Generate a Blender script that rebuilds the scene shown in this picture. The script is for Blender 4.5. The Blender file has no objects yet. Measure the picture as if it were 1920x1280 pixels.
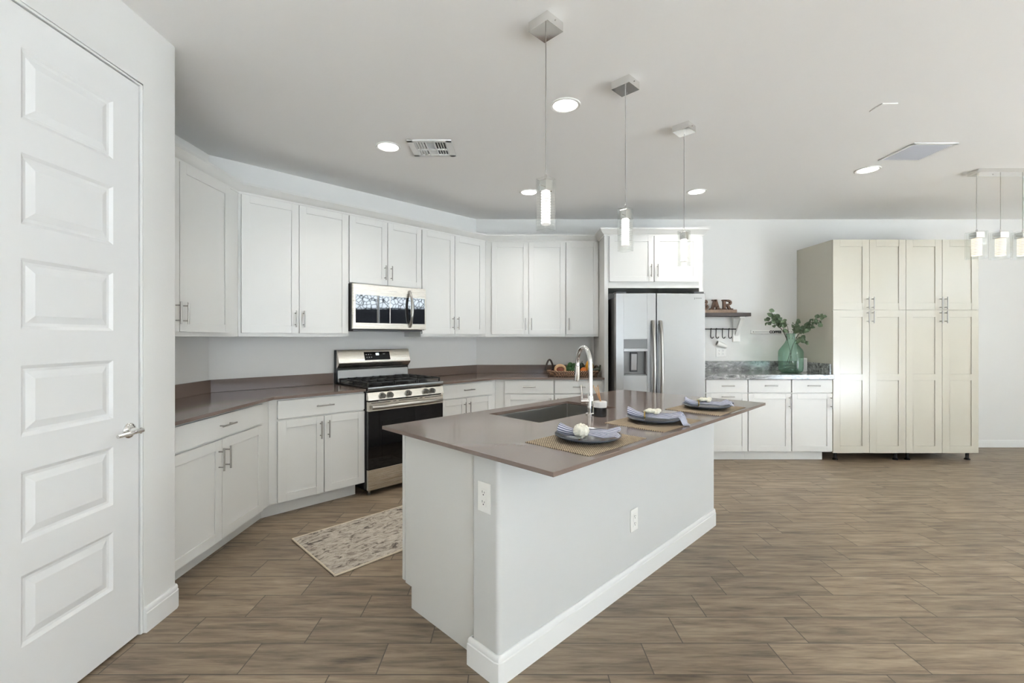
import bpy, bmesh, math, random
from mathutils import Vector, Matrix

random.seed(7)
SC = bpy.context.scene
COL = SC.collection

# ---------------------------------------------------------------- camera
FPX, CX, CY, EYE = 853.3, 957.0, 632.0, 1.33
cam_data = bpy.data.cameras.new('camera')
cam = bpy.data.objects.new('camera', cam_data)
COL.objects.link(cam)
cam.location = (0, 0, EYE)
cam.rotation_euler = (math.radians(90), 0, 0)
cam_data.sensor_width = 36
cam_data.lens = 36 * FPX / 1920
cam_data.shift_x = (960 - CX) / 1920
cam_data.shift_y = (CY - 640) / 1920
cam_data.clip_start = 0.02
SC.camera = cam

# ---------------------------------------------------------------- world / exposure
SC.view_settings.view_transform = 'Standard'
SC.view_settings.look = 'None'
SC.view_settings.gamma = 1
SC.view_settings.exposure = 0.92
world = bpy.data.worlds.new('sky')
SC.world = world
world.use_nodes = True
wbg = world.node_tree.nodes['Background']
wbg.inputs['Color'].default_value = (0.715, 0.845, 1.0, 1)
wbg.inputs['Strength'].default_value = 2.2

sun_d = bpy.data.lights.new('sun', 'SUN'); sun_d.energy = 95; sun_d.angle = 0.01; sun_d.color = (0.735, 0.852, 1.0)
sun = bpy.data.objects.new('sun', sun_d); COL.objects.link(sun)
sun.rotation_euler = Vector((-0.55, 0.50, -0.64)).to_track_quat('-Z', 'Y').to_euler()
def portal(loc, rot, sx, sy):
    l = bpy.data.lights.new('window_portal', 'AREA')
    l.shape = 'RECTANGLE'; l.size = sx; l.size_y = sy
    l.cycles.is_portal = True
    o = bpy.data.objects.new('window_portal', l)
    COL.objects.link(o); o.location = loc; o.rotation_euler = rot
    return o
# daylight enters through the patio door in the right wall and the windows behind the camera
RW_Y0, RW_Y1, RW_Z1 = -3.7, 0.15, 2.42
BW_X0, BW_X1, BW_Z0, BW_Z1 = 0.5, 3.0, 0.05, 2.45
XR, YR, YB, CEIL = 7.6, -4.0, 5.509, 2.757
portal((XR + 0.13, (RW_Y0 + RW_Y1) / 2, RW_Z1 / 2), (0, math.radians(90), 0), RW_Z1, RW_Y1 - RW_Y0)
portal(((BW_X0 + BW_X1) / 2, YR - 0.13, (BW_Z0 + BW_Z1) / 2), (math.radians(90), 0, 0), BW_X1 - BW_X0, BW_Z1 - BW_Z0)
CAN_W = 3.0          # watts of each recessed ceiling lamp

# ---------------------------------------------------------------- materials
def newmat(name):
    m = bpy.data.materials.new(name); m.use_nodes = True
    nt = m.node_tree
    return m, nt, nt.nodes['Principled BSDF']

def N(nt, typ, **kw):
    n = nt.nodes.new(typ)
    for k, v in kw.items(): setattr(n, k, v)
    return n

def pmat(name, col, rough=0.5, metal=0.0, coat=0.0, spec=0.5, noise=0.0, nscale=40, bump=0.0, bscale=200, emis=None, estr=0):
    m, nt, b = newmat(name)
    b.inputs['Base Color'].default_value = (*col, 1)
    b.inputs['Roughness'].default_value = rough
    b.inputs['Metallic'].default_value = metal
    b.inputs['Coat Weight'].default_value = coat
    b.inputs['Coat Roughness'].default_value = 0.08
    b.inputs['Specular IOR Level'].default_value = spec
    tc = N(nt, 'ShaderNodeTexCoord')
    if noise:
        t = N(nt, 'ShaderNodeTexNoise'); t.inputs['Scale'].default_value = nscale; t.inputs['Detail'].default_value = 4
        nt.links.new(tc.outputs['Object'], t.inputs['Vector'])
        mx = N(nt, 'ShaderNodeMix', data_type='RGBA')
        mx.inputs[6].default_value = (*[c * (1 - noise) for c in col], 1)
        mx.inputs[7].default_value = (*[min(1, c * (1 + noise)) for c in col], 1)
        nt.links.new(t.outputs['Fac'], mx.inputs[0]); nt.links.new(mx.outputs[2], b.inputs['Base Color'])
    if bump:
        t2 = N(nt, 'ShaderNodeTexNoise'); t2.inputs['Scale'].default_value = bscale; t2.inputs['Detail'].default_value = 3
        nt.links.new(tc.outputs['Object'], t2.inputs['Vector'])
        bp = N(nt, 'ShaderNodeBump'); bp.inputs['Strength'].default_value = bump; bp.inputs['Distance'].default_value = 0.002
        nt.links.new(t2.outputs['Fac'], bp.inputs['Height']); nt.links.new(bp.outputs['Normal'], b.inputs['Normal'])
    if emis:
        b.inputs['Emission Color'].default_value = (*emis, 1); b.inputs['Emission Strength'].default_value = estr
    return m

def srgb(r, g, b):
    f = lambda c: (c / 255 / 12.92) if c <= 10 else ((c / 255 + 0.055) / 1.055) ** 2.4
    return (f(r), f(g), f(b))

M = {}
M['wall'] = pmat('wall_paint', srgb(227, 226, 222), 0.75, bump=0.12, bscale=90)
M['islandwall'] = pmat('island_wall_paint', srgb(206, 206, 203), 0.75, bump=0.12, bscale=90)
M['ceil'] = pmat('ceiling_paint', srgb(243, 242, 239), 0.85, bump=0.12, bscale=90)
M['trim'] = pmat('trim_paint', srgb(235, 235, 232), 0.4)
M['door'] = pmat('door_paint', srgb(234, 234, 232), 0.38)
M['cab'] = pmat('cabinet_paint', srgb(222, 221, 216), 0.33)
M['cream'] = pmat('glossy_cream_lacquer', srgb(198, 193, 178), 0.2, coat=0.0)
M['quartz'] = pmat('brown_quartz', srgb(116, 101, 92), 0.13, noise=0.10, nscale=500)
M['quartz_splash'] = M['quartz']
M['knob'] = pmat('dark_nickel_knob', (0.26, 0.25, 0.235), 0.3, metal=1)
M['rim'] = pmat('dark_polished_rim', (0.22, 0.22, 0.22), 0.15, metal=1)
M['steel'] = None
M['chrome'] = pmat('chrome', (0.78, 0.77, 0.75), 0.07, metal=1)
M['nickel'] = pmat('brushed_nickel', (0.40, 0.385, 0.355), 0.28, metal=1)
M['black'] = pmat('black_enamel', (0.008, 0.008, 0.008), 0.25)
M['iron'] = pmat('cast_iron', (0.012, 0.012, 0.012), 0.5)
M['blackglass'] = pmat('black_glass', (0.004, 0.004, 0.005), 0.03, spec=0.4)
M['microglass'] = pmat('mirror_black_glass', (0.004, 0.004, 0.005), 0.02); M['microglass'].node_tree.nodes['Principled BSDF'].inputs['IOR'].default_value = 2.2
M['darkgrey'] = pmat('dark_grey_metal', (0.07, 0.07, 0.07), 0.4, metal=0.3)
M['dispenser'] = pmat('dispenser_grey', (0.16, 0.16, 0.155), 0.35, metal=0.4)
M['plastic'] = pmat('white_plastic', srgb(236, 235, 230), 0.35)
M['slot'] = pmat('dark_slot', (0.02, 0.02, 0.02), 0.6)
M['ventgap'] = pmat('vent_shadow_gap', (0.10, 0.10, 0.10), 0.9)
M['grille'] = pmat('return_grille_paint', srgb(168, 168, 171), 0.6)
M['plate'] = pmat('blue_grey_stoneware', srgb(72, 78, 88), 0.18, noise=0.12, nscale=25)
M['pom'] = pmat('cream_flower', srgb(226, 222, 205), 0.9, noise=0.18, nscale=120, bump=1.0, bscale=130)
M['gold'] = pmat('brass_ring', (0.45, 0.30, 0.10), 0.3, metal=1)
M['darkwood'] = pmat('dark_stained_wood', srgb(60, 50, 44), 0.5, noise=0.35, nscale=30)
M['signwood'] = pmat('distressed_brown_wood', srgb(104, 78, 62), 0.7, noise=0.45, nscale=45)
M['basewood'] = pmat('weathered_plank', srgb(140, 118, 100), 0.75, noise=0.35, nscale=40)
M['jar'] = pmat('black_jar', (0.012, 0.011, 0.010), 0.2)
M['lidw'] = pmat('white_marble_lid', srgb(222, 220, 216), 0.4, noise=0.08, nscale=60)
M['reed'] = pmat('tan_reed', srgb(196, 150, 104), 0.7)
M['leaf'] = pmat('eucalyptus_leaf', srgb(92, 110, 82), 0.6, noise=0.4, nscale=20)
M['stem'] = pmat('plant_stem', srgb(60, 56, 42), 0.7)
M['ink'] = pmat('black_lettering', (0.012, 0.012, 0.012), 0.6)
M['wicker'] = None
M['papaya'] = pmat('tan_rind', srgb(196, 158, 118), 0.6, noise=0.1, nscale=40)
M['flesh'] = pmat('dark_orange_flesh', srgb(120, 52, 22), 0.5, noise=0.3, nscale=80)
M['green'] = pmat('broccoli_green', srgb(44, 78, 36), 0.8, noise=0.4, nscale=150, bump=0.8, bscale=180)
M['avocado'] = pmat('dark_green_skin', srgb(30, 40, 20), 0.4, noise=0.3, nscale=60)
M['yellow'] = pmat('yellow_orange_skin', srgb(214, 150, 40), 0.35, noise=0.15, nscale=20)
M['orange'] = pmat('orange_skin', srgb(204, 112, 44), 0.45, noise=0.12, nscale=90)
M['purple'] = pmat('purple_skin', srgb(64, 30, 38), 0.35, noise=0.2, nscale=50)
def ribbed_lamp(name, col, hi, lo, period):
    m, nt, b = newmat(name)
    tc = N(nt, 'ShaderNodeTexCoord'); sp = N(nt, 'ShaderNodeSeparateXYZ'); nt.links.new(tc.outputs['Object'], sp.inputs[0])
    mu = N(nt, 'ShaderNodeMath', operation='MULTIPLY'); mu.inputs[1].default_value = 2 * math.pi / period; nt.links.new(sp.outputs['Z'], mu.inputs[0])
    sn = N(nt, 'ShaderNodeMath', operation='SINE'); nt.links.new(mu.outputs[0], sn.inputs[0])
    mr = N(nt, 'ShaderNodeMapRange'); mr.inputs['From Min'].default_value = -0.75; mr.inputs['From Max'].default_value = -0.25
    mr.inputs['To Min'].default_value = lo; mr.inputs['To Max'].default_value = hi
    nt.links.new(sn.outputs[0], mr.inputs['Value']); nt.links.new(mr.outputs[0], b.inputs['Emission Strength'])
    b.inputs['Emission Color'].default_value = (*col, 1); b.inputs['Base Color'].default_value = (0.1, 0.1, 0.1, 1)
    return m
M['lamp'] = ribbed_lamp('ribbed_lamp_glow', (1.0, 0.96, 0.90), 2.4, 0.40, 0.0125)
M['lampwarm'] = ribbed_lamp('warm_ribbed_lamp_glow', (1.0, 0.86, 0.66), 0.80, 0.34, 0.0135)
M['canlens'] = pmat('can_lens', (1, 1, 1), 0.5, emis=(1.0, 0.98, 0.94), estr=4.0)
M['display'] = pmat('clock_display', (0.6, 0.65, 0.65), 0.4, emis=(0.8, 0.9, 0.9), estr=0.7)
M['label'] = pmat('grey_marking', (0.45, 0.45, 0.45), 0.5)
M['patio'] = pmat('concrete', (0.72, 0.71, 0.68), 0.9, noise=0.1, nscale=4)

# brushed steel
def steel(name, col, rough, horiz=True):
    m, nt, b = newmat(name)
    b.inputs['Metallic'].default_value = 1; b.inputs['Base Color'].default_value = (*col, 1)
    tc = N(nt, 'ShaderNodeTexCoord'); mp = N(nt, 'ShaderNodeMapping')
    mp.inputs['Scale'].default_value = (3, 3, 900) if horiz else (900, 900, 3)
    t = N(nt, 'ShaderNodeTexNoise'); t.inputs['Scale'].default_value = 1; t.inputs['Detail'].default_value = 3
    nt.links.new(tc.outputs['Object'], mp.inputs[0]); nt.links.new(mp.outputs[0], t.inputs['Vector'])
    r = N(nt, 'ShaderNodeMapRange'); r.inputs['To Min'].default_value = rough * 0.93; r.inputs['To Max'].default_value = rough * 1.08
    nt.links.new(t.outputs['Fac'], r.inputs['Value']); nt.links.new(r.outputs[0], b.inputs['Roughness'])
    return m
M['steel'] = steel('brushed_stainless', (0.31, 0.307, 0.30), 0.30)
M['steelwarm'] = steel('warm_stainless', (0.66, 0.62, 0.55), 0.27)
M['basin'] = steel('satin_sink_steel', (0.42, 0.41, 0.39), 0.32, False)

# glass made of clear pass-through plus mirror reflection
def glassy(name, tint, refl=1.0, edge=None, body=None):
    m = bpy.data.materials.new(name); m.use_nodes = True
    nt = m.node_tree; nt.nodes.clear()
    out = N(nt, 'ShaderNodeOutputMaterial'); tr = N(nt, 'ShaderNodeBsdfTransparent'); gl = N(nt, 'ShaderNodeBsdfGlossy')
    gl.inputs['Roughness'].default_value = 0.02
    mix = N(nt, 'ShaderNodeMixShader')
    fw_ = N(nt, 'ShaderNodeLayerWeight'); fw_.inputs['Blend'].default_value = 0.5
    pw = N(nt, 'ShaderNodeMath', operation='POWER'); pw.inputs[1].default_value = 4; nt.links.new(fw_.outputs['Facing'], pw.inputs[0])
    fr = N(nt, 'ShaderNodeMath', operation='MULTIPLY_ADD'); fr.inputs[1].default_value = 0.7; fr.inputs[2].default_value = 0.035; nt.links.new(pw.outputs[0], fr.inputs[0])
    if edge:
        lw = N(nt, 'ShaderNodeLayerWeight'); lw.inputs['Blend'].default_value = 0.25
        mx = N(nt, 'ShaderNodeMix', data_type='RGBA'); mx.inputs[6].default_value = (*tint, 1); mx.inputs[7].default_value = (*edge, 1)
        nt.links.new(lw.outputs['Facing'], mx.inputs[0]); nt.links.new(mx.outputs[2], tr.inputs['Color'])
    else:
        tr.inputs['Color'].default_value = (*tint, 1)
    mu = N(nt, 'ShaderNodeMath', operation='MULTIPLY'); mu.inputs[1].default_value = refl
    nt.links.new(fr.outputs[0], mu.inputs[0]); nt.links.new(mu.outputs[0], mix.inputs[0])
    if body:
        df = N(nt, 'ShaderNodeBsdfDiffuse'); df.inputs['Color'].default_value = (*body, 1)
        m2 = N(nt, 'ShaderNodeMixShader'); m2.inputs[0].default_value = 0.13
        nt.links.new(tr.outputs[0], m2.inputs[1]); nt.links.new(df.outputs[0], m2.inputs[2]); nt.links.new(m2.outputs[0], mix.inputs[1])
    else: nt.links.new(tr.outputs[0], mix.inputs[1])
    nt.links.new(gl.outputs[0], mix.inputs[2]); nt.links.new(mix.outputs[0], out.inputs[0])
    return m
M['glass'] = glassy('clear_glass', (0.97, 0.975, 0.97), 1.0, (0.90, 0.91, 0.90))
M['greenglass'] = glassy('green_glass', (0.75, 0.885, 0.81), 0.8, (0.38, 0.60, 0.49), (0.26, 0.44, 0.33))
M['pane'] = glassy('window_pane', (0.97, 0.98, 0.97), 0.6)

# floor planks: staggered by a third, rows run along X
def floor_mat():
    m, nt, b = newmat('wood_look_tile')
    L = nt.links.new
    geo = N(nt, 'ShaderNodeNewGeometry'); sep = N(nt, 'ShaderNodeSeparateXYZ'); L(geo.outputs['Position'], sep.inputs[0])
    def mth(op, a, bb=None):
        n = N(nt, 'ShaderNodeMath', operation=op)
        for i, x in enumerate((a, bb)):
            if x is None: continue
            if isinstance(x, (int, float)): n.inputs[i].default_value = x
            else: L(x, n.inputs[i])
        return n.outputs[0]
    W, LN = 0.1845, 0.549
    yy = mth('DIVIDE', mth('SUBTRACT', sep.outputs['Y'], 1.979), W)
    row = mth('FLOOR', yy); fy = mth('FRACT', yy)
    xs = mth('SUBTRACT', mth('SUBTRACT', sep.outputs['X'], 0.7505), mth('MULTIPLY', row, LN / 3))
    xx = mth('DIVIDE', xs, LN); colid = mth('FLOOR', xx); fx = mth('FRACT', xx)
    ey = mth('MULTIPLY', mth('MINIMUM', fy, mth('SUBTRACT', 1.0, fy)), W)
    ex = mth('MULTIPLY', mth('MINIMUM', fx, mth('SUBTRACT', 1.0, fx)), LN)
    edge = mth('MINIMUM', ey, ex)
    grout = N(nt, 'ShaderNodeMapRange'); grout.inputs['From Min'].default_value = 0.0016; grout.inputs['From Max'].default_value = 0.0030
    L(edge, grout.inputs['Value'])
    cmb = N(nt, 'ShaderNodeCombineXYZ'); L(row, cmb.inputs[0]); L(colid, cmb.inputs[1])
    wn = N(nt, 'ShaderNodeTexWhiteNoise', noise_dimensions='3D'); L(cmb.outputs[0], wn.inputs['Vector'])
    # grain
    off = N(nt, 'ShaderNodeVectorMath', operation='SCALE'); L(wn.outputs['Color'], off.inputs[0]); off.inputs['Scale'].default_value = 30
    add = N(nt, 'ShaderNodeVectorMath', operation='ADD'); L(geo.outputs['Position'], add.inputs[0]); L(off.outputs[0], add.inputs[1])
    mp = N(nt, 'ShaderNodeMapping'); mp.inputs['Scale'].default_value = (1.6, 13, 1); L(add.outputs[0], mp.inputs[0])
    n1 = N(nt, 'ShaderNodeTexNoise'); n1.inputs['Scale'].default_value = 2.2; n1.inputs['Detail'].default_value = 7; n1.inputs['Roughness'].default_value = 0.62
    n1.inputs['Distortion'].default_value = 0.25
    L(mp.outputs[0], n1.inputs['Vector'])
    mp2 = N(nt, 'ShaderNodeMapping'); mp2.inputs['Scale'].default_value = (3, 90, 1); L(add.outputs[0], mp2.inputs[0])
    n2 = N(nt, 'ShaderNodeTexNoise'); n2.inputs['Scale'].default_value = 2.0; n2.inputs['Detail'].default_value = 3
    L(mp2.outputs[0], n2.inputs['Vector'])
    ramp = N(nt, 'ShaderNodeValToRGB')
    e = ramp.color_ramp.elements
    e[0].position = 0.31; e[0].color = (*srgb(80, 66, 52), 1)
    e[1].position = 0.71; e[1].color = (*srgb(163, 145, 121), 1)
    x = ramp.color_ramp.elements.new(0.46); x.color = (*srgb(124, 107, 87), 1)
    mixv = mth('ADD', mth('MULTIPLY', n1.outputs['Fac'], 0.82), mth('MULTIPLY', n2.outputs['Fac'], 0.18))
    L(mixv, ramp.inputs[0])
    hsv = N(nt, 'ShaderNodeHueSaturation'); L(ramp.outputs[0], hsv.inputs['Color'])
    vr = N(nt, 'ShaderNodeMapRange'); vr.inputs['To Min'].default_value = 0.88; vr.inputs['To Max'].default_value = 1.13
    L(wn.outputs['Value'], vr.inputs['Value']); L(vr.outputs[0], hsv.inputs['Value'])
    mx = N(nt, 'ShaderNodeMix', data_type='RGBA'); mx.inputs[6].default_value = (*srgb(78, 67, 55), 1)
    L(grout.outputs[0], mx.inputs[0]); L(hsv.outputs[0], mx.inputs[7]); L(mx.outputs[2], b.inputs['Base Color'])
    b.inputs['Roughness'].default_value = 0.42
    bp = N(nt, 'ShaderNodeBump'); bp.inputs['Strength'].default_value = 0.25; bp.inputs['Distance'].default_value = 0.001
    hh = mth('ADD', mth('MULTIPLY', grout.outputs[0], 1.0), mth('MULTIPLY', n2.outputs['Fac'], 0.35))
    L(hh, bp.inputs['Height']); L(bp.outputs['Normal'], b.inputs['Normal'])
    return m
M['floor'] = floor_mat()

def granite_mat():
    m, nt, b = newmat('grey_granite')
    L = nt.links.new
    tc = N(nt, 'ShaderNodeTexCoord'); mp = N(nt, 'ShaderNodeMapping'); mp.inputs['Scale'].default_value = (1.0, 2.4, 2.4)
    mp.inputs['Rotation'].default_value = (0, 0.35, 0)
    L(tc.outputs['Object'], mp.inputs[0])
    n = N(nt, 'ShaderNodeTexNoise'); n.inputs['Scale'].default_value = 5; n.inputs['Detail'].default_value = 9; n.inputs['Roughness'].default_value = 0.68
    n.inputs['Distortion'].default_value = 2.2
    L(mp.outputs[0], n.inputs['Vector'])
    r = N(nt, 'ShaderNodeValToRGB'); e = r.color_ramp.elements
    e[0].position = 0.36; e[0].color = (*srgb(70, 70, 70), 1)
    e[1].position = 0.66; e[1].color = (*srgb(196, 196, 192), 1)
    x = e.new(0.47); x.color = (*srgb(128, 128, 126), 1); x = e.new(0.56); x.color = (*srgb(150, 150, 148), 1)
    L(n.outputs['Fac'], r.inputs[0])
    v = N(nt, 'ShaderNodeTexNoise'); v.inputs['Scale'].default_value = 2.6; v.inputs['Detail'].default_value = 6; v.inputs['Distortion'].default_value = 3
    L(mp.outputs[0], v.inputs['Vector'])
    rv = N(nt, 'ShaderNodeValToRGB'); q = rv.color_ramp.elements
    q[0].position = 0.485; q[0].color = (1, 1, 1, 1); q[1].position = 0.515; q[1].color = (1, 1, 1, 1)
    z = q.new(0.5); z.color = (0.25, 0.25, 0.25, 1)
    L(v.outputs['Fac'], rv.inputs[0])
    mx = N(nt, 'ShaderNodeMix', data_type='RGBA', blend_type='MULTIPLY'); mx.inputs[0].default_value = 1
    L(r.outputs[0], mx.inputs[6]); L(rv.outputs[0], mx.inputs[7]); L(mx.outputs[2], b.inputs['Base Color'])
    b.inputs['Roughness'].default_value = 0.12
    return m
M['granite'] = granite_mat()

def rug_mat():
    m, nt, b = newmat('distressed_rug_pile')
    L = nt.links.new
    tc = N(nt, 'ShaderNodeTexCoord')
    mp = N(nt, 'ShaderNodeMapping'); mp.inputs['Scale'].default_value = (1, 2.0, 1); L(tc.outputs['Object'], mp.inputs[0])
    n1 = N(nt, 'ShaderNodeTexNoise'); n1.inputs['Scale'].default_value = 11; n1.inputs['Detail'].default_value = 6; n1.inputs['Roughness'].default_value = 0.7; n1.inputs['Distortion'].default_value = 1.4
    L(mp.outputs[0], n1.inputs['Vector'])
    r = N(nt, 'ShaderNodeValToRGB'); e = r.color_ramp.elements
    e[0].position = 0.37; e[0].color = (*srgb(92, 84, 76), 1)
    e[1].position = 0.60; e[1].color = (*srgb(208, 198, 182), 1)
    x = e.new(0.43); x.color = (*srgb(150, 138, 124), 1); x = e.new(0.48); x.color = (*srgb(186, 174, 158), 1)
    L(n1.outputs['Fac'], r.inputs[0])
    n2 = N(nt, 'ShaderNodeTexVoronoi'); n2.inputs['Scale'].default_value = 240; L(tc.outputs['Object'], n2.inputs['Vector'])
    mx = N(nt, 'ShaderNodeMix', data_type='RGBA', blend_type='MULTIPLY'); mx.inputs[0].default_value = 0.35
    L(r.outputs[0], mx.inputs[6]); L(n2.outputs['Distance'], mx.inputs[7]); L(mx.outputs[2], b.inputs['Base Color'])
    b.inputs['Roughness'].default_value = 0.95
    bp = N(nt, 'ShaderNodeBump'); bp.inputs['Strength'].default_value = 0.5; bp.inputs['Distance'].default_value = 0.003
    L(n2.outputs['Distance'], bp.inputs['Height']); L(bp.outputs['Normal'], b.inputs['Normal'])
    return m
M['rug'] = rug_mat()
M['rugedge'] = pmat('rug_binding', srgb(206, 192, 168), 0.9, noise=0.1, nscale=200)

def weave_mat(name, c0, c1, sc):
    m, nt, b = newmat(name)
    L = nt.links.new
    tc = N(nt, 'ShaderNodeTexCoord')
    ck = N(nt, 'ShaderNodeTexChecker'); ck.inputs['Scale'].default_value = sc
    ck.inputs['Color1'].default_value = (*c0, 1); ck.inputs['Color2'].default_value = (*c1, 1)
    L(tc.outputs['Object'], ck.inputs['Vector'])
    n = N(nt, 'ShaderNodeTexNoise'); n.inputs['Scale'].default_value = 60; L(tc.outputs['Object'], n.inputs['Vector'])
    mx = N(nt, 'ShaderNodeMix', data_type='RGBA', blend_type='OVERLAY'); mx.inputs[0].default_value = 0.5
    L(ck.outputs['Color'], mx.inputs[6]); L(n.outputs['Fac'], mx.inputs[7]); L(mx.outputs[2], b.inputs['Base Color'])
    b.inputs['Roughness'].default_value = 0.8
    bp = N(nt, 'ShaderNodeBump'); bp.inputs['Strength'].default_value = 0.5; bp.inputs['Distance'].default_value = 0.002
    L(ck.outputs['Fac'], bp.inputs['Height']); L(bp.outputs['Normal'], b.inputs['Normal'])
    return m
M['mat'] = weave_mat('woven_placemat', srgb(190, 170, 140), srgb(80, 66, 52), 180)
M['wicker'] = weave_mat('brown_wicker', srgb(176, 138, 108), srgb(38, 25, 19), 90)

def napkin_mat():
    m, nt, b = newmat('blue_striped_cotton')
    L = nt.links.new
    uv = N(nt, 'ShaderNodeUVMap'); sp = N(nt, 'ShaderNodeSeparateXYZ'); L(uv.outputs[0], sp.inputs[0])
    mu = N(nt, 'ShaderNodeMath', operation='MULTIPLY'); mu.inputs[1].default_value = 2 * math.pi * 24; L(sp.outputs['Y'], mu.inputs[0])
    s = N(nt, 'ShaderNodeMath', operation='SINE'); L(mu.outputs[0], s.inputs[0])
    r = N(nt, 'ShaderNodeMapRange'); r.inputs['From Min'].default_value = -0.3; r.inputs['From Max'].default_value = 0.3; L(s.outputs[0], r.inputs['Value'])
    mx = N(nt, 'ShaderNodeMix', data_type='RGBA'); mx.inputs[6].default_value = (*srgb(206, 206, 214), 1); mx.inputs[7].default_value = (*srgb(92, 98, 122), 1)
    L(r.outputs[0], mx.inputs[0]); L(mx.outputs[2], b.inputs['Base Color'])
    b.inputs['Roughness'].default_value = 0.85
    return m
M['napkin'] = napkin_mat()

def stone_mat():
    m, nt, b = newmat('reflected_cobble_pattern')  # cobble pattern of the added wall that the microwave mirrors
    L = nt.links.new
    tc = N(nt, 'ShaderNodeTexCoord')
    v = N(nt, 'ShaderNodeTexVoronoi', feature='DISTANCE_TO_EDGE'); v.inputs['Scale'].default_value = 6.5; L(tc.outputs['Object'], v.inputs['Vector'])
    r = N(nt, 'ShaderNodeValToRGB'); e = r.color_ramp.elements
    e[0].position = 0.04; e[0].color = (0.02, 0.02, 0.02, 1); e[1].position = 0.10; e[1].color = (0.88, 0.87, 0.85, 1)
    L(v.outputs['Distance'], r.inputs[0]); L(r.outputs[0], b.inputs['Base Color']); b.inputs['Roughness'].default_value = 0.9
    return m
M['stone'] = stone_mat()
M['darkhelper'] = pmat('dark_helper', (0.010, 0.010, 0.011), 0.8, spec=0.1)  # for the added sun-blocking eave and the dark band mirrored in the microwave

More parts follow.
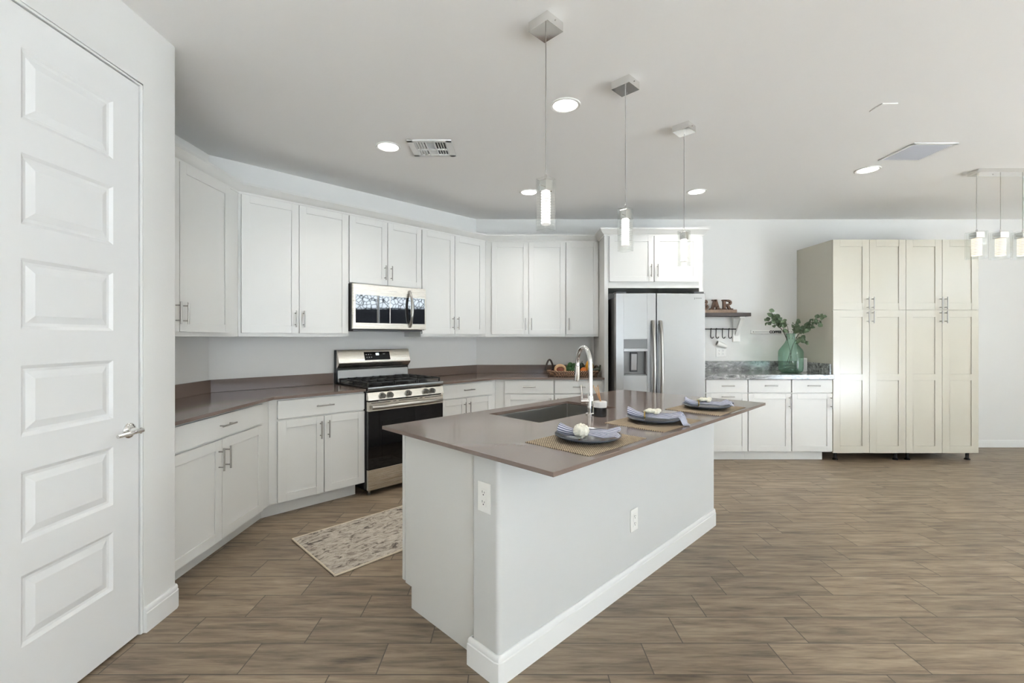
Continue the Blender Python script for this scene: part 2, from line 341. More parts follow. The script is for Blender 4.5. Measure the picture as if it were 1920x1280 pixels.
# ---------------------------------------------------------------- mesh building
class MB:
    def __init__(s): s.v = []; s.f = []; s.uv = None
    def add(s, vs, fs):
        o = len(s.v); s.v += [tuple(map(float, x)) for x in vs]; s.f += [tuple(i + o for i in f) for f in fs]; return s
    def box(s, x0, x1, y0, y1, z0, z1):
        x0, x1 = sorted((x0, x1)); y0, y1 = sorted((y0, y1)); z0, z1 = sorted((z0, z1))
        return s.add([(x0,y0,z0),(x1,y0,z0),(x1,y1,z0),(x0,y1,z0),(x0,y0,z1),(x1,y0,z1),(x1,y1,z1),(x0,y1,z1)],
                     [(0,3,2,1),(4,5,6,7),(0,1,5,4),(1,2,6,5),(2,3,7,6),(3,0,4,7)])
    def prism(s, poly, z0, z1):
        a = sum(poly[i][0] * poly[(i+1) % len(poly)][1] - poly[(i+1) % len(poly)][0] * poly[i][1] for i in range(len(poly)))
        if a < 0: poly = poly[::-1]
        n = len(poly)
        vs = [(x, y, z0) for x, y in poly] + [(x, y, z1) for x, y in poly]
        fs = [tuple(range(n))[::-1], tuple(range(n, 2 * n))] + [(i, (i+1) % n, n + (i+1) % n, n + i) for i in range(n)]
        return s.add(vs, fs)
    def prism_y(s, poly, y0, y1):      # poly in (x,z)
        a = sum(poly[i][0] * poly[(i+1) % len(poly)][1] - poly[(i+1) % len(poly)][0] * poly[i][1] for i in range(len(poly)))
        if a < 0: poly = poly[::-1]
        n = len(poly)
        vs = [(x, y0, z) for x, z in poly] + [(x, y1, z) for x, z in poly]
        fs = [tuple(range(n)), tuple(range(n, 2 * n))[::-1]] + [((i+1) % n, i, n + i, n + (i+1) % n) for i in range(n)]
        return s.add(vs, fs)
    def prism_x(s, poly, x0, x1):      # poly in (y,z)
        a = sum(poly[i][0] * poly[(i+1) % len(poly)][1] - poly[(i+1) % len(poly)][0] * poly[i][1] for i in range(len(poly)))
        if a < 0: poly = poly[::-1]
        n = len(poly)
        vs = [(x0, y, z) for y, z in poly] + [(x1, y, z) for y, z in poly]
        fs = [tuple(range(n))[::-1], tuple(range(n, 2 * n))] + [(i, (i+1) % n, n + (i+1) % n, n + i) for i in range(n)]
        return s.add(vs, fs)
    def tube(s, path, r, n=10, closed=False, caps=True, flat=1.0):
        P = [Vector(p) for p in path]; m = len(P)
        R = r if isinstance(r, (list, tuple)) else [r] * m
        T = []
        for i in range(m):
            if closed: t = P[(i+1) % m] - P[i-1]
            else: t = P[min(i+1, m-1)] - P[max(i-1, 0)]
            T.append(t.normalized())
        u = T[0].orthogonal().normalized()
        if abs(T[0].z) < 0.9: u = T[0].cross(Vector((0, 0, 1))).normalized()
        vs = []
        for i in range(m):
            u = (u - T[i] * u.dot(T[i])).normalized(); w = T[i].cross(u)
            for k in range(n):
                a = 2 * math.pi * k / n
                vs.append(P[i] + R[i] * (math.cos(a) * u + flat * math.sin(a) * w))
        fs = []
        for i in range(m if closed else m - 1):
            j = (i + 1) % m
            for k in range(n):
                l = (k + 1) % n
                fs.append((i*n+k, i*n+l, j*n+l, j*n+k))
        if caps and not closed:
            fs.append(tuple(range(n))[::-1]); fs.append(tuple((m-1)*n + k for k in range(n)))
        return s.add(vs, fs)
    def cyl(s, p, q, r, n=16): return s.tube([p, q], r, n)
    def lathe(s, prof, c=(0, 0, 0), n=32, axis='z', closed=False):
        vs = []
        m = len(prof)
        for r, h in prof:
            for k in range(n):
                a = 2 * math.pi * k / n
                x, y = r * math.cos(a), r * math.sin(a)
                p = {'z': (x, y, h), 'y': (x, h, -y) , 'x': (h, x, y)}[axis]
                vs.append((p[0] + c[0], p[1] + c[1], p[2] + c[2]))
        fs = []
        for i in range(m if closed else m - 1):
            j = (i + 1) % m
            for k in range(n):
                l = (k + 1) % n
                fs.append((i*n+k, i*n+l, j*n+l, j*n+k))
        if not closed:
            if prof[0][0] > 1e-5: fs.append(tuple(range(n))[::-1])
            if prof[-1][0] > 1e-5: fs.append(tuple((m-1)*n + k for k in range(n)))
        return s.add(vs, fs)
    def ball(s, c, r, n=20, m=12, fn=None):
        if not isinstance(r, (tuple, list)): r = (r, r, r)
        vs = []
        for i in range(m + 1):
            th = math.pi * i / m
            for k in range(n):
                a = 2 * math.pi * k / n
                d = Vector((math.sin(th) * math.cos(a), math.sin(th) * math.sin(a), math.cos(th)))
                g = fn(d) if fn else 1.0
                vs.append((c[0] + r[0] * d.x * g, c[1] + r[1] * d.y * g, c[2] + r[2] * d.z * g))
        fs = []
        for i in range(m):
            for k in range(n):
                l = (k + 1) % n
                fs.append((i*n+k, (i+1)*n+k, (i+1)*n+l, i*n+l))
        return s.add(vs, fs)
    def grid(s, fn, nu, nv, uv=False):
        o = len(s.v)
        vs = [fn(i / nu, j / nv) for i in range(nu + 1) for j in range(nv + 1)]
        fs = [(i*(nv+1)+j, (i+1)*(nv+1)+j, (i+1)*(nv+1)+j+1, i*(nv+1)+j+1) for i in range(nu) for j in range(nv)]
        s.add(vs, fs)
        if uv: s.uv = {o + i*(nv+1)+j: (i / nu, j / nv) for i in range(nu + 1) for j in range(nv + 1)}
        return s
    def mesh(s, name, off=(0, 0, 0), angle=35, smooth=True):
        me = bpy.data.meshes.new(name)
        me.from_pydata([(x - off[0], y - off[1], z - off[2]) for x, y, z in s.v], [], s.f)
        bm = bmesh.new(); bm.from_mesh(me)
        bmesh.ops.remove_doubles(bm, verts=bm.verts, dist=1e-6)
        bmesh.ops.recalc_face_normals(bm, faces=bm.faces)
        bm.to_mesh(me); bm.free()
        if smooth:
            me.polygons.foreach_set('use_smooth', [True] * len(me.polygons))
            me.set_sharp_from_angle(angle=math.radians(angle))
        return me

# frames: local x runs along the wall (left to right), local y into the wall, so fronts have negative y
S2 = math.sqrt(0.5)
FR = {'W': (0, 0, 0.0), 'D': (-2.36, 3.56, math.pi / 4), 'L': (-2.36, 0, math.pi / 2), 'B': (0, YB, 0.0), 'I': (0, 0, math.pi / 4)}
def to_world(fr, x, y):
    ox, oy, a = FR[fr]
    return (ox + x * math.cos(a) - y * math.sin(a), oy + x * math.sin(a) + y * math.cos(a))

class T: pass
def setp(o, label=None, cat=None, group=None, kind=None):
    if label: o['label'] = label
    if cat: o['category'] = cat
    if group: o['group'] = group
    if kind: o['kind'] = kind

def thing(name, label, cat, fr='W', o=(0, 0, 0), group=None, rot=None, kind=None):
    """an Empty at the base of a thing; with rot the parts are modelled about that base"""
    e = bpy.data.objects.new(name, None); COL.objects.link(e)
    e.empty_display_size = 0.1
    wx, wy = to_world(fr, o[0], o[1])
    e.location = (wx, wy, o[2]); e.rotation_euler = (0, 0, FR[fr][2] + (rot or 0))
    setp(e, label, cat, group, kind)
    t = T(); t.e = e; t.off = o if rot is None else (0, 0, 0)
    return t

def finish(ob, bevel=0, seg=2, sub=0, solid=0):
    if solid:
        md = ob.modifiers.new('solid', 'SOLIDIFY'); md.thickness = solid; md.offset = 0
    if bevel:
        md = ob.modifiers.new('bevel', 'BEVEL'); md.width = bevel; md.segments = seg; md.limit_method = 'ANGLE'; md.angle_limit = math.radians(40); md.harden_normals = True
    if sub:
        md = ob.modifiers.new('sub', 'SUBSURF'); md.levels = sub; md.render_levels = sub
    return ob

def part(name, mb, mat, t, parent=None, label=None, kind=None, bevel=0, seg=2, angle=35, sub=0, solid=0):
    me = mb.mesh(name, t.off, angle)
    if mb.uv:
        uvl = me.uv_layers.new(name='UVMap')
        for lp in me.loops: uvl.data[lp.index].uv = mb.uv.get(lp.vertex_index, (0, 0))
    ob = bpy.data.objects.new(name, me); COL.objects.link(ob)
    me.materials.append(M[mat] if isinstance(mat, str) else mat)
    ob.parent = parent or t.e
    setp(ob, label, None, None, kind)
    return finish(ob, bevel, seg, sub, solid)

def single(name, mb, mat, label, cat, fr='W', o=(0, 0, 0), group=None, kind=None, bevel=0, seg=2, angle=35):
    me = mb.mesh(name, o, angle)
    ob = bpy.data.objects.new(name, me); COL.objects.link(ob)
    me.materials.append(M[mat])
    wx, wy = to_world(fr, o[0], o[1]); ob.location = (wx, wy, o[2]); ob.rotation_euler = (0, 0, FR[fr][2])
    setp(ob, label, cat, group, kind)
    return finish(ob, bevel, seg)

def struct(name, mb, mat, fr='W', bevel=0, seg=2, label=None):
    return single(name, mb, mat, label, None, fr, (0, 0, 0), None, 'structure', bevel, seg)

# ---------------------------------------------------------------- the room
XL = -2.36
XC, YC = -1.65, 2.2527          # pantry closet wall plane and its free corner
struct('floor', MB().box(XL - 0.1, XR + 0.1, YR - 0.1, YB + 0.1, -0.1, 0), 'floor')
struct('ceiling', MB().box(XL - 0.1, XR + 0.1, YR - 0.1, YB + 0.1, CEIL, CEIL + 0.1), 'ceil')
ax, ay = -0.413, YB
struct('wall_back', MB().box(ax - 0.04, XR + 0.1, YB, YB + 0.1, 0, CEIL), 'wall')
struct('wall_angled', MB().prism([(XL, 3.56), (ax, ay), (ax - 0.0708, ay + 0.0708), (XL - 0.0708, 3.56 + 0.0708)], 0, CEIL), 'wall')
struct('wall_left', MB().box(XL - 0.1, XL, YC - 0.11, 3.60, 0, CEIL), 'wall')
D0, D1, DZ = 1.405, 2.034, 2.452          # pantry door opening
w = MB().box(XC - 0.11, XC, YR, D0 - 0.012, 0, CEIL).box(XC - 0.11, XC, D0 - 0.012, D1 + 0.012, DZ + 0.012, CEIL)
w.prism([(XC - 0.11, D1 + 0.012), (XC, D1 + 0.012), (XC, YC - 0.02), (XC - 0.006, YC - 0.006), (XC - 0.02, YC), (XL, YC), (XL, YC - 0.11), (XC - 0.11, YC - 0.11)], 0, CEIL)
struct('wall_closet', w, 'wall')
W2 = (0.72, 3.05, 1.55, 2.62)
w = MB().box(XR, XR + 0.12, YR, RW_Y0, 0, CEIL).box(XR, XR + 0.12, RW_Y1, W2[0], 0, CEIL).box(XR, XR + 0.12, W2[1], YB, 0, CEIL).box(XR, XR + 0.12, RW_Y0, RW_Y1, RW_Z1, CEIL)
w.box(XR, XR + 0.12, W2[0], W2[1], 0, W2[2]).box(XR, XR + 0.12, W2[0], W2[1], W2[3], CEIL)
struct('wall_right', w, 'wall')
w = MB().box(XC, BW_X0, YR - 0.12, YR, 0, CEIL).box(BW_X1, XR, YR - 0.12, YR, 0, CEIL).box(BW_X0, BW_X1, YR - 0.12, YR, BW_Z1, CEIL).box(BW_X0, BW_X1, YR - 0.12, YR, 0, BW_Z0)
struct('wall_rear', w, 'wall')
# patio door and rear window frames
w = MB()
for y in (RW_Y0, RW_Y0 + 1.9, RW_Y0 + 3.8, RW_Y1 - 0.06): w.box(XR + 0.03, XR + 0.09, y, y + 0.06, 0, RW_Z1)
w.box(XR + 0.03, XR + 0.09, RW_Y0, RW_Y1, RW_Z1 - 0.06, RW_Z1).box(XR + 0.03, XR + 0.09, RW_Y0, RW_Y1, 0, 0.06)
wd = struct('door_2', w, 'trim')
w = MB()
for i in range(4):
    x = BW_X0 + i * (BW_X1 - BW_X0 - 0.06) / 3
    w.box(x, x + 0.06, YR - 0.09, YR - 0.03, BW_Z0, BW_Z1)
w.box(BW_X0, BW_X1, YR - 0.09, YR - 0.03, BW_Z1 - 0.06, BW_Z1).box(BW_X0, BW_X1, YR - 0.09, YR - 0.03, BW_Z0, BW_Z0 + 0.06)
struct('window_1', w, 'trim')
w = MB()
for y in (W2[0], 1.55, W2[1] - 0.05): w.box(XR + 0.03, XR + 0.09, y, y + 0.05, W2[2], W2[3])
w.box(XR + 0.03, XR + 0.09, W2[0], W2[1], W2[2], W2[2] + 0.05).box(XR + 0.03, XR + 0.09, W2[0], W2[1], W2[3] - 0.05, W2[3])
struct('window_2', w, 'trim')
struct('sun_block_eave', MB().box(XR + 0.12, 9.0, 0.2, 4.8, 2.80, 2.92), 'darkhelper')      # unseen eave, added to keep direct sun out of the high window
struct('patio', MB().box(XR + 0.1, 13, -8, 9, -0.12, -0.02).box(-3, XR + 0.1, -9, YR - 0.12, -0.12, -0.02), 'patio')
w = MB().box(12.2, 12.4, -3, 7, 0, 3.2)
struct('wall_reflected', w, 'stone')  # unseen wall, added so the microwave glass mirrors a cobble pattern
struct('reflected_dark_band', MB().box(12.1, 12.2, -3, 7, 0, 2.40), 'darkhelper')  # unseen dark sheet, added to keep the lower microwave reflection dark

# pantry door
t = thing('door_1', None, None, 'W', (XC, (D0 + D1) / 2, 0), kind='structure')
xf = XC - 0.006
def panel_door():
    mb = MB()
    tops = [2.313, 1.957, 1.599, 1.234, 0.874, 0.520]
    py0, py1 = 1.540, 1.8975
    zs = [0.010, DZ - 0.005]
    # stiles and rails as one face with recessed raised panels
    edges = []
    mb.box(xf - 0.035, xf - 0.012, D0, D1 - 0.007, zs[0], zs[1])
    mb.box(xf - 0.012, xf, D0, py0, zs[0], zs[1]); mb.box(xf - 0.012, xf, py1, D1 - 0.007, zs[0], zs[1])
    prev = zs[1]
    for tp in tops:
        mb.box(xf - 0.012, xf, py0, py1, tp, prev); prev = tp - 0.2425
    mb.box(xf - 0.012, xf, py0, py1, zs[0], prev)
    for tp in tops:
        a0, a1, b0, b1 = py0, py1, tp - 0.2425, tp
        L = []
        for ins, dx in ((0, 0.0), (0.012, -0.008), (0.022, -0.009), (0.048, -0.0015)):
            L.append([(xf + dx, a0 + ins, b0 + ins), (xf + dx, a1 - ins, b0 + ins), (xf + dx, a1 - ins, b1 - ins), (xf + dx, a0 + ins, b1 - ins)])
        vs = [p for q in L for p in q]
        fs = [(i*4+k, i*4+(k+1) % 4, (i+1)*4+(k+1) % 4, (i+1)*4+k) for i in range(len(L)-1) for k in range(4)]
        fs.append(tuple((len(L)-1)*4 + k for k in range(4)))
        mb.add(vs, fs)
    return mb
slab = part('door_slab', panel_door(), 'door', t, angle=8)
jb = MB().box(XC - 0.1, XC - 0.001, D1, D1 + 0.012, 0, DZ + 0.012).box(XC - 0.1, XC - 0.001, D0 - 0.012, D0 - 0.003, 0, DZ + 0.012).box(XC - 0.1, XC - 0.001, D0 - 0.012, D1 + 0.012, DZ + 0.001, DZ + 0.012)
jb.box(XC - 0.055, XC - 0.042, D0 - 0.003, D1, 0, DZ + 0.002)
part('door_jamb', jb, 'trim', t, bevel=0.003)
hz, hy = 0.925, 1.976
hb = MB().lathe([(0.0, 0.0), (0.033, 0.0), (0.033, 0.004), (0.028, 0.009), (0.014, 0.013), (0.012, 0.04), (0.013, 0.052), (0.0, 0.056)], (xf, hy, hz), 28, 'x')
hb.tube([(xf + 0.048, hy + 0.012, hz), (xf + 0.05, hy - 0.02, hz), (xf + 0.049, hy - 0.06, hz - 0.002), (xf + 0.045, hy - 0.108, hz - 0.004)], [0.0105, 0.0105, 0.009, 0.008], 12, flat=1.0)
part('door_handle', hb, 'chrome', t, label='polished chrome lever handle with round rosette')

# baseboards
def base_profile(mb, path, h=0.113, th=0.014, left=True):
    """skirting swept along a plan path; stands out to the right of the path direction"""
    prof = [(0, 0), (th, 0), (th, h - 0.027), (th - 0.0035, h - 0.024), (th - 0.0028, h - 0.014), (th - 0.005, h - 0.005), (th - 0.009, h), (0, h)]
    return sweep(mb, path, prof)
def offset_path(path, o):
    n = len(path); res = []
    P = [Vector((p[0], p[1])) for p in path]
    def nrm(a, b):
        d = (b - a).normalized(); return Vector((d.y, -d.x))
    for i in range(n):
        if i == 0: m = nrm(P[0], P[1]); res.append(P[0] + m * o)
        elif i == n - 1: m = nrm(P[-2], P[-1]); res.append(P[-1] + m * o)
        else:
            m1, m2 = nrm(P[i-1], P[i]), nrm(P[i], P[i+1])
            m = (m1 + m2); m = m / max(1e-6, (1 + m1.dot(m2)))
            res.append(P[i] + m * o)
    return res
def sweep(mb, path, prof):
    rings = []
    cols = [offset_path(path, o) for o, z in prof]
    vs = []; n = len(prof)
    for i in range(len(path)):
        for k in range(n): vs.append((cols[k][i].x, cols[k][i].y, prof[k][1]))
    fs = [(i*n+k, i*n+(k+1) % n, (i+1)*n+(k+1) % n, (i+1)*n+k) for i in range(len(path)-1) for k in range(n)]
    fs.append(tuple(range(n))); fs.append(tuple((len(path)-1)*n + k for k in range(n))[::-1])
    return mb.add(vs, fs)
struct('baseboard_closet', base_profile(MB(), [(XC, D1 + 0.013), (XC, YC - 0.02), (XC - 0.006, YC - 0.006), (XC - 0.02, YC), (XC - 0.185, YC)]), 'trim')
struct('baseboard_back', base_profile(MB(), [(5.05, YB), (XR, YB)], 0.088), 'trim')
struct('baseboard_right', base_profile(MB(), [(XR, YB), (XR, RW_Y1)], 0.088), 'trim')
struct('baseboard_left', base_profile(MB(), [(XC, YR), (XC, D0 - 0.013)], 0.113), 'trim')

# ---------------------------------------------------------------- cabinet helpers
def shaker_mb(x0, x1, z0, z1, yf, th=0.02, rail=0.057, rec=0.008, mids=()):
    mb = MB()
    mb.box(x0, x1, yf + rec, yf + th, z0, z1)
    mb.box(x0, x0 + rail, yf, yf + rec, z0, z1); mb.box(x1 - rail, x1, yf, yf + rec, z0, z1)
    mb.box(x0 + rail, x1 - rail, yf, yf + rec, z0, z0 + rail); mb.box(x0 + rail, x1 - rail, yf, yf + rec, z1 - rail, z1)
    for a, b in mids: mb.box(x0 + rail, x1 - rail, yf, yf + rec, a, b)
    return mb
def pull_mb(kind, x, z, yf, L=0.136, r=0.0055, so=0.032):
    mb = MB(); y = yf - so; h = L / 2
    if kind == 'v':
        mb.cyl((x, y, z - h), (x, y, z + h), r, 12)
        for s in (-1, 1): mb.cyl((x, yf + 0.001, z + s * h * 0.68), (x, y, z + s * h * 0.68), r * 0.75, 10)
    else:
        mb.cyl((x - h, y, z), (x + h, y, z), r, 12)
        for s in (-1, 1): mb.cyl((x + s * h * 0.68, yf + 0.001, z), (x + s * h * 0.68, y, z), r * 0.75, 10)
    return mb
def door(t, x0, x1, z0, z1, yf, handle, mat='cab', rail=0.057, mids=(), pull='nickel', L=0.136):
    d = part('door', shaker_mb(x0, x1, z0, z1, yf, rail=rail, mids=mids), mat, t, bevel=0.0012, seg=1)
    if handle: part('handle', pull_mb(*handle, yf, L), pull, t, d)
    return d
def drawer(t, x0, x1, z0, z1, yf, mat='cab', pull='nickel', L=0.136, hx=None):
    d = part('drawer', MB().box(x0, x1, yf, yf + 0.02, z0, z1), mat, t, bevel=0.002)
    part('handle', pull_mb('h', hx if hx is not None else (x0 + x1) / 2, (z0 + z1) / 2 + 0.005, yf, L), pull, t, d)
    return d
TAN = math.tan(math.radians(22.5))
LD = (ax - XL) / S2            # length of the angled wall
E = 0.0012                     # hairline between neighbouring boxes
UZ0, UZ1, UT = 1.335, 2.44, 0.305
UD0, UD1 = 1.364, 2.412        # upper door bottom and top
def udoors(t, spans, z0=UD0, z1=UD1):
    for (x0, x1, side) in spans:
        hx = x1 - 0.030 if side == 'r' else x0 + 0.030
        door(t, x0, x1, z0, z1, -UT - 0.02, ('v', hx, z0 + 0.115))
G1 = 'white shaker wall cabinets'
# left wall, frame L (x = world Y)
f_u = UT * TAN
t = thing('wall_cabinet', 'white shaker wall cabinet on the left wall, next to the pantry door wall', 'cabinet', 'L', (2.85, 0, UZ0), G1)
part('cabinet_body', MB().prism([(YC + 0.004, -E), (3.56 - E, -E), (3.56 - f_u - E, -UT), (YC + 0.004, -UT)], UZ0, UZ1), 'cab', t)
udoors(t, [(2.275, 2.798, 'r'), (2.803, 3.307, 'l')])
t = thing('wall_cabinet', 'white two-door wall cabinet directly left of the microwave', 'cabinet', 'D', (0.5, 0, UZ0), G1)
part('cabinet_body', MB().prism([(E, -E), (0.99, -E), (0.99, -UT), (f_u + E, -UT)], UZ0, UZ1), 'cab', t)
udoors(t, [(0.145, 0.563, 'r'), (0.567, 0.985, 'l')])
t = thing('wall_cabinet', 'short white two-door wall cabinet above the microwave', 'cabinet', 'D', (1.37, 0, 1.80), G1)
part('cabinet_body', MB().box(0.99 + E, 1.755 - E, -UT, -E, 1.81, UZ1), 'cab', t)
udoors(t, [(0.997, 1.370, 'r'), (1.376, 1.750, 'l')], 1.818)
t = thing('wall_cabinet', 'white two-door wall cabinet directly right of the microwave', 'cabinet', 'D', (2.15, 0, UZ0), G1)
part('cabinet_body', MB().prism([(1.755, -E), (LD - E, -E), (LD - f_u - E, -UT), (1.755, -UT)], UZ0, UZ1), 'cab', t)
udoors(t, [(1.761, 2.170, 'r'), (2.176, 2.586, 'l')])
t = thing('wall_cabinet', 'white two-door wall cabinet on the back wall above the dark counter', 'cabinet', 'B', (0.2, 0, UZ0), G1)
part('cabinet_body', MB().prism([(ax + E, -E), (0.630, -E), (0.630, -UT), (ax + f_u + E, -UT)], UZ0, UZ1), 'cab', t)
udoors(t, [(-0.2126, 0.203, 'r'), (0.210, 0.624, 'l')])
t = thing('wall_cabinet', 'narrow white single-door wall cabinet just left of the refrigerator surround', 'cabinet', 'B', (0.82, 0, UZ0), G1)
part('cabinet_body', MB().box(0.630 + E, 1.009, -UT, -E, UZ0, UZ1), 'cab', t)
udoors(t, [(0.636, 1.003, 'l')])
# refrigerator surround
FT = 0.62
t = thing('refrigerator_surround', 'white cabinet surround over the stainless refrigerator with two short doors', 'cabinet', 'B', (1.54, 0, 0))
part('cabinet_body', MB().box(1.051, 2.025, -FT, -E, 1.858, UZ1), 'cab', t)
part('side_panel', MB().box(1.010, 1.050, -FT, -E, 0, UZ1), 'cab', t)
part('side_panel', MB().box(2.026, 2.066, -FT, -E, 0, UZ1), 'cab', t)
for x0, x1, hx in ((1.061, 1.533, 1.503), (1.541, 2.014, 1.571)):
    door(t, x0, x1, 1.925, UD1, -FT - 0.02, ('v', hx, 2.04))
# crown moulding along all wall cabinets
p0 = [to_world('L', YC + 0.004, -UT), to_world('D', f_u, -UT), to_world('D', LD - f_u, -UT), (1.010, YB - UT), (1.010, YB - FT), (2.066, YB - FT), (2.066, YB - 0.002)]
prof = [(0, 2.418), (0.006, 2.418), (0.006, 2.432), (0.014, 2.438), (0.030, 2.452), (0.046, 2.474), (0.052, 2.478), (0.052, 2.494), (0, 2.494)]
struct('trim_1', sweep(MB(), p0, prof), 'cab')

# base cabinets
BT, BZ1, TOE = 0.60, 0.876, 0.105
BD0, BD1, DR0, DR1 = 0.112, 0.712, 0.726, 0.862
G2 = 'white shaker base cabinets'
f_b = BT * TAN
def toe(t, poly): part('toe_kick', MB().prism(poly, 0, TOE), 'cab', t)
KT = 0.525; f_k = KT * TAN
t = thing('base_cabinet', 'white base cabinet on the left wall with one wide drawer over two doors', 'cabinet', 'L', (2.75, 0, 0), G2)
part('cabinet_body', MB().prism([(YC + 0.004, -E), (3.56 - E, -E), (3.56 - f_b - E, -BT), (YC + 0.004, -BT)], TOE, BZ1), 'cab', t)
toe(t, [(YC + 0.004, -E), (3.56 - E, -E), (3.56 - f_k - E, -KT), (YC + 0.004, -KT)])
drawer(t, 2.30, 3.203, DR0, DR1, -BT - 0.02, hx=2.775)
door(t, 2.30, 2.746, BD0, BD1, -BT - 0.02, ('v', 2.716, 0.60)); door(t, 2.751, 3.203, BD0, BD1, -BT - 0.02, ('v', 2.781, 0.60))
t = thing('base_cabinet', 'white base cabinet left of the gas range with one drawer over two doors', 'cabinet', 'D', (0.6, 0, 0), G2)
part('cabinet_body', MB().prism([(E, -E), (0.989, -E), (0.989, -BT), (f_b + E, -BT)], TOE, BZ1), 'cab', t)
toe(t, [(E, -E), (0.95, -E), (0.95, -KT), (f_k + E, -KT)])
drawer(t, 0.306, 0.987, DR0, DR1, -BT - 0.02)
door(t, 0.306, 0.644, BD0, BD1, -BT - 0.02, ('v', 0.616, 0.61)); door(t, 0.650, 0.987, BD0, BD1, -BT - 0.02, ('v', 0.678, 0.61))
t = thing('base_cabinet', 'white base cabinet right of the gas range with one drawer over two doors', 'cabinet', 'D', (2.1, 0, 0), G2)
part('cabinet_body', MB().prism([(1.768, -E), (LD - E, -E), (LD - f_b - E, -BT), (1.768, -BT)], TOE, BZ1), 'cab', t)
toe(t, [(1.768, -E), (LD - E, -E), (LD - f_k - E, -KT), (1.768, -KT)])
drawer(t, 1.773, 2.444, DR0, DR1, -BT - 0.02)
door(t, 1.773, 2.088, BD0, BD1, -BT - 0.02, ('v', 2.060, 0.61)); door(t, 2.094, 2.444, BD0, BD1, -BT - 0.02, ('v', 2.122, 0.61))
t = thing('base_cabinet', 'white base cabinet with drawer on the back wall, in the corner behind the island faucet', 'cabinet', 'B', (0.2, 0, 0), G2)
part('cabinet_body', MB().prism([(ax + E, -E), (0.470, -E), (0.470, -BT), (ax + f_b + E, -BT)], TOE, BZ1), 'cab', t)
toe(t, [(ax + E, -E), (0.470, -E), (0.470, -KT), (ax + f_k + E, -KT)])
drawer(t, -0.060, 0.464, DR0, DR1, -BT - 0.02); door(t, -0.060, 0.464, BD0, BD1, -BT - 0.02, ('v', 0.434, 0.61))
t = thing('base_cabinet', 'white base cabinet with drawer against the left panel of the refrigerator surround', 'cabinet', 'B', (0.7, 0, 0), G2)
part('cabinet_body', MB().box(0.470 + E, 1.009, -BT, -E, TOE, BZ1), 'cab', t)
toe(t, [(0.470 + E, -E), (1.009, -E), (1.009, -KT), (0.470 + E, -KT)])
drawer(t, 0.477, 0.990, DR0, DR1, -BT - 0.02); door(t, 0.477, 0.990, BD0, BD1, -BT - 0.02, ('v', 0.507, 0.61))
# bar cabinets
G3 = 'white base cabinets under the grey granite counter'
bars = [(2.085, 2.552, 'first white bar cabinet under the grey granite, nearest the refrigerator, with two horizontal pulls'),
        (2.552, 3.020, 'middle white bar cabinet under the grey granite counter'),
        (3.020, 3.462, 'last white bar cabinet under the grey granite, touching the tall cream cabinets')]
for i, (x0, x1, lab) in enumerate(bars):
    t = thing('base_cabinet', lab, 'cabinet', 'B', ((x0 + x1) / 2, 0, 0), G3)
    part('cabinet_body', MB().box(x0 + (E if i else 0), x1, -BT, -E, TOE - 0.012, 0.879), 'cab', t)
    xe = x1 if i < 2 else 3.395
    toe(t, [(x0 + (E if i else 0), -E), (xe, -E), (xe, -0.55), (x0 + (E if i else 0), -0.55)])
    a, b = x0 + (0.018 if i == 0 else 0.007), x1 - (0.005 if i < 2 else 0.003)
    drawer(t, a, b, 0.736, 0.874, -BT - 0.02)
    if i == 0: door(t, a, b, 0.105, 0.724, -BT - 0.02, ('h', (a + b) / 2, 0.693))
    else: door(t, a, b, 0.105, 0.724, -BT - 0.02, ('v', b - 0.022 if i < 2 else b - 0.018, 0.632))
# tall cream cabinets
G4 = 'tall glossy cream pantry cabinets'
for i, (x0, x1, lab) in enumerate(((3.466, 4.249, 'tall glossy cream four-door pantry cabinet next to the granite bar'),
                                   (4.249 + E, 5.031, 'tall glossy cream four-door pantry cabinet standing at the outer right end of the row'))):
    t = thing('tall_cabinet', lab, 'cabinet', 'B', ((x0 + x1) / 2, 0, 0), G4)
    part('cabinet_body', MB().box(x0, x1, -BT, -0.003, 0.092, 2.379), 'cream', t)
    xm = (x0 + x1) / 2
    for a, b, hx in ((x0 + 0.001, xm - 0.0015, xm - 0.027), (xm + 0.0015, x1 - 0.001, xm + 0.027)):
        door(t, a, b, 1.625, 2.378, -BT - 0.02, ('v', hx, 1.695), 'cream', 0.075, (), 'nickel', 0.132)
        door(t, a, b, 0.087, 1.621, -BT - 0.02, ('v', hx, 1.546), 'cream', 0.075, ((0.865, 0.935),), 'nickel', 0.132)
    for a in (x0 + 0.065, x1 - 0.065):
        for y in (-0.56, -0.08):
            lg = MB().lathe([(0.0, 0), (0.026, 0), (0.026, 0.012), (0.016, 0.02), (0.016, 0.075), (0.034, 0.08), (0.034, 0.0915), (0, 0.0915)], (a, y, 0), 16)
            part('leg', lg, 'black', t, label='black adjustable foot')

# ---------------------------------------------------------------- counters
CZ0, CZ1, CT = 0.8765, 0.897, 0.645
f_c = CT * TAN
A2 = lambda s, tt: to_world('D', s, -tt)
t = thing('countertop', 'brown quartz countertop with low backsplash running from the left wall to the range', 'countertop', 'W', (-1.9, 3.2, CZ0))
pl = [(XL + 0.001, YC + 0.003), (XL + CT, YC + 0.003), A2(f_c, CT), A2(0.988, CT), A2(0.988, 0.001), (XL + 0.001, 3.56)]
part('slab', MB().prism(pl, CZ0, CZ1), 'quartz', t, bevel=0.002)
def splash(pts, th=0.02):
    o = offset_path(pts, th)
    return [tuple(p) for p in pts] + [(q.x, q.y) for q in o][::-1]
e = 0.0015
pp = [(XL + e, YC + 0.003), (XL + e, 3.56), A2(0.988, e)]
part('backsplash', MB().prism(splash(pp), CZ1 + 0.0003, 0.997), 'quartz', t, bevel=0.0015)
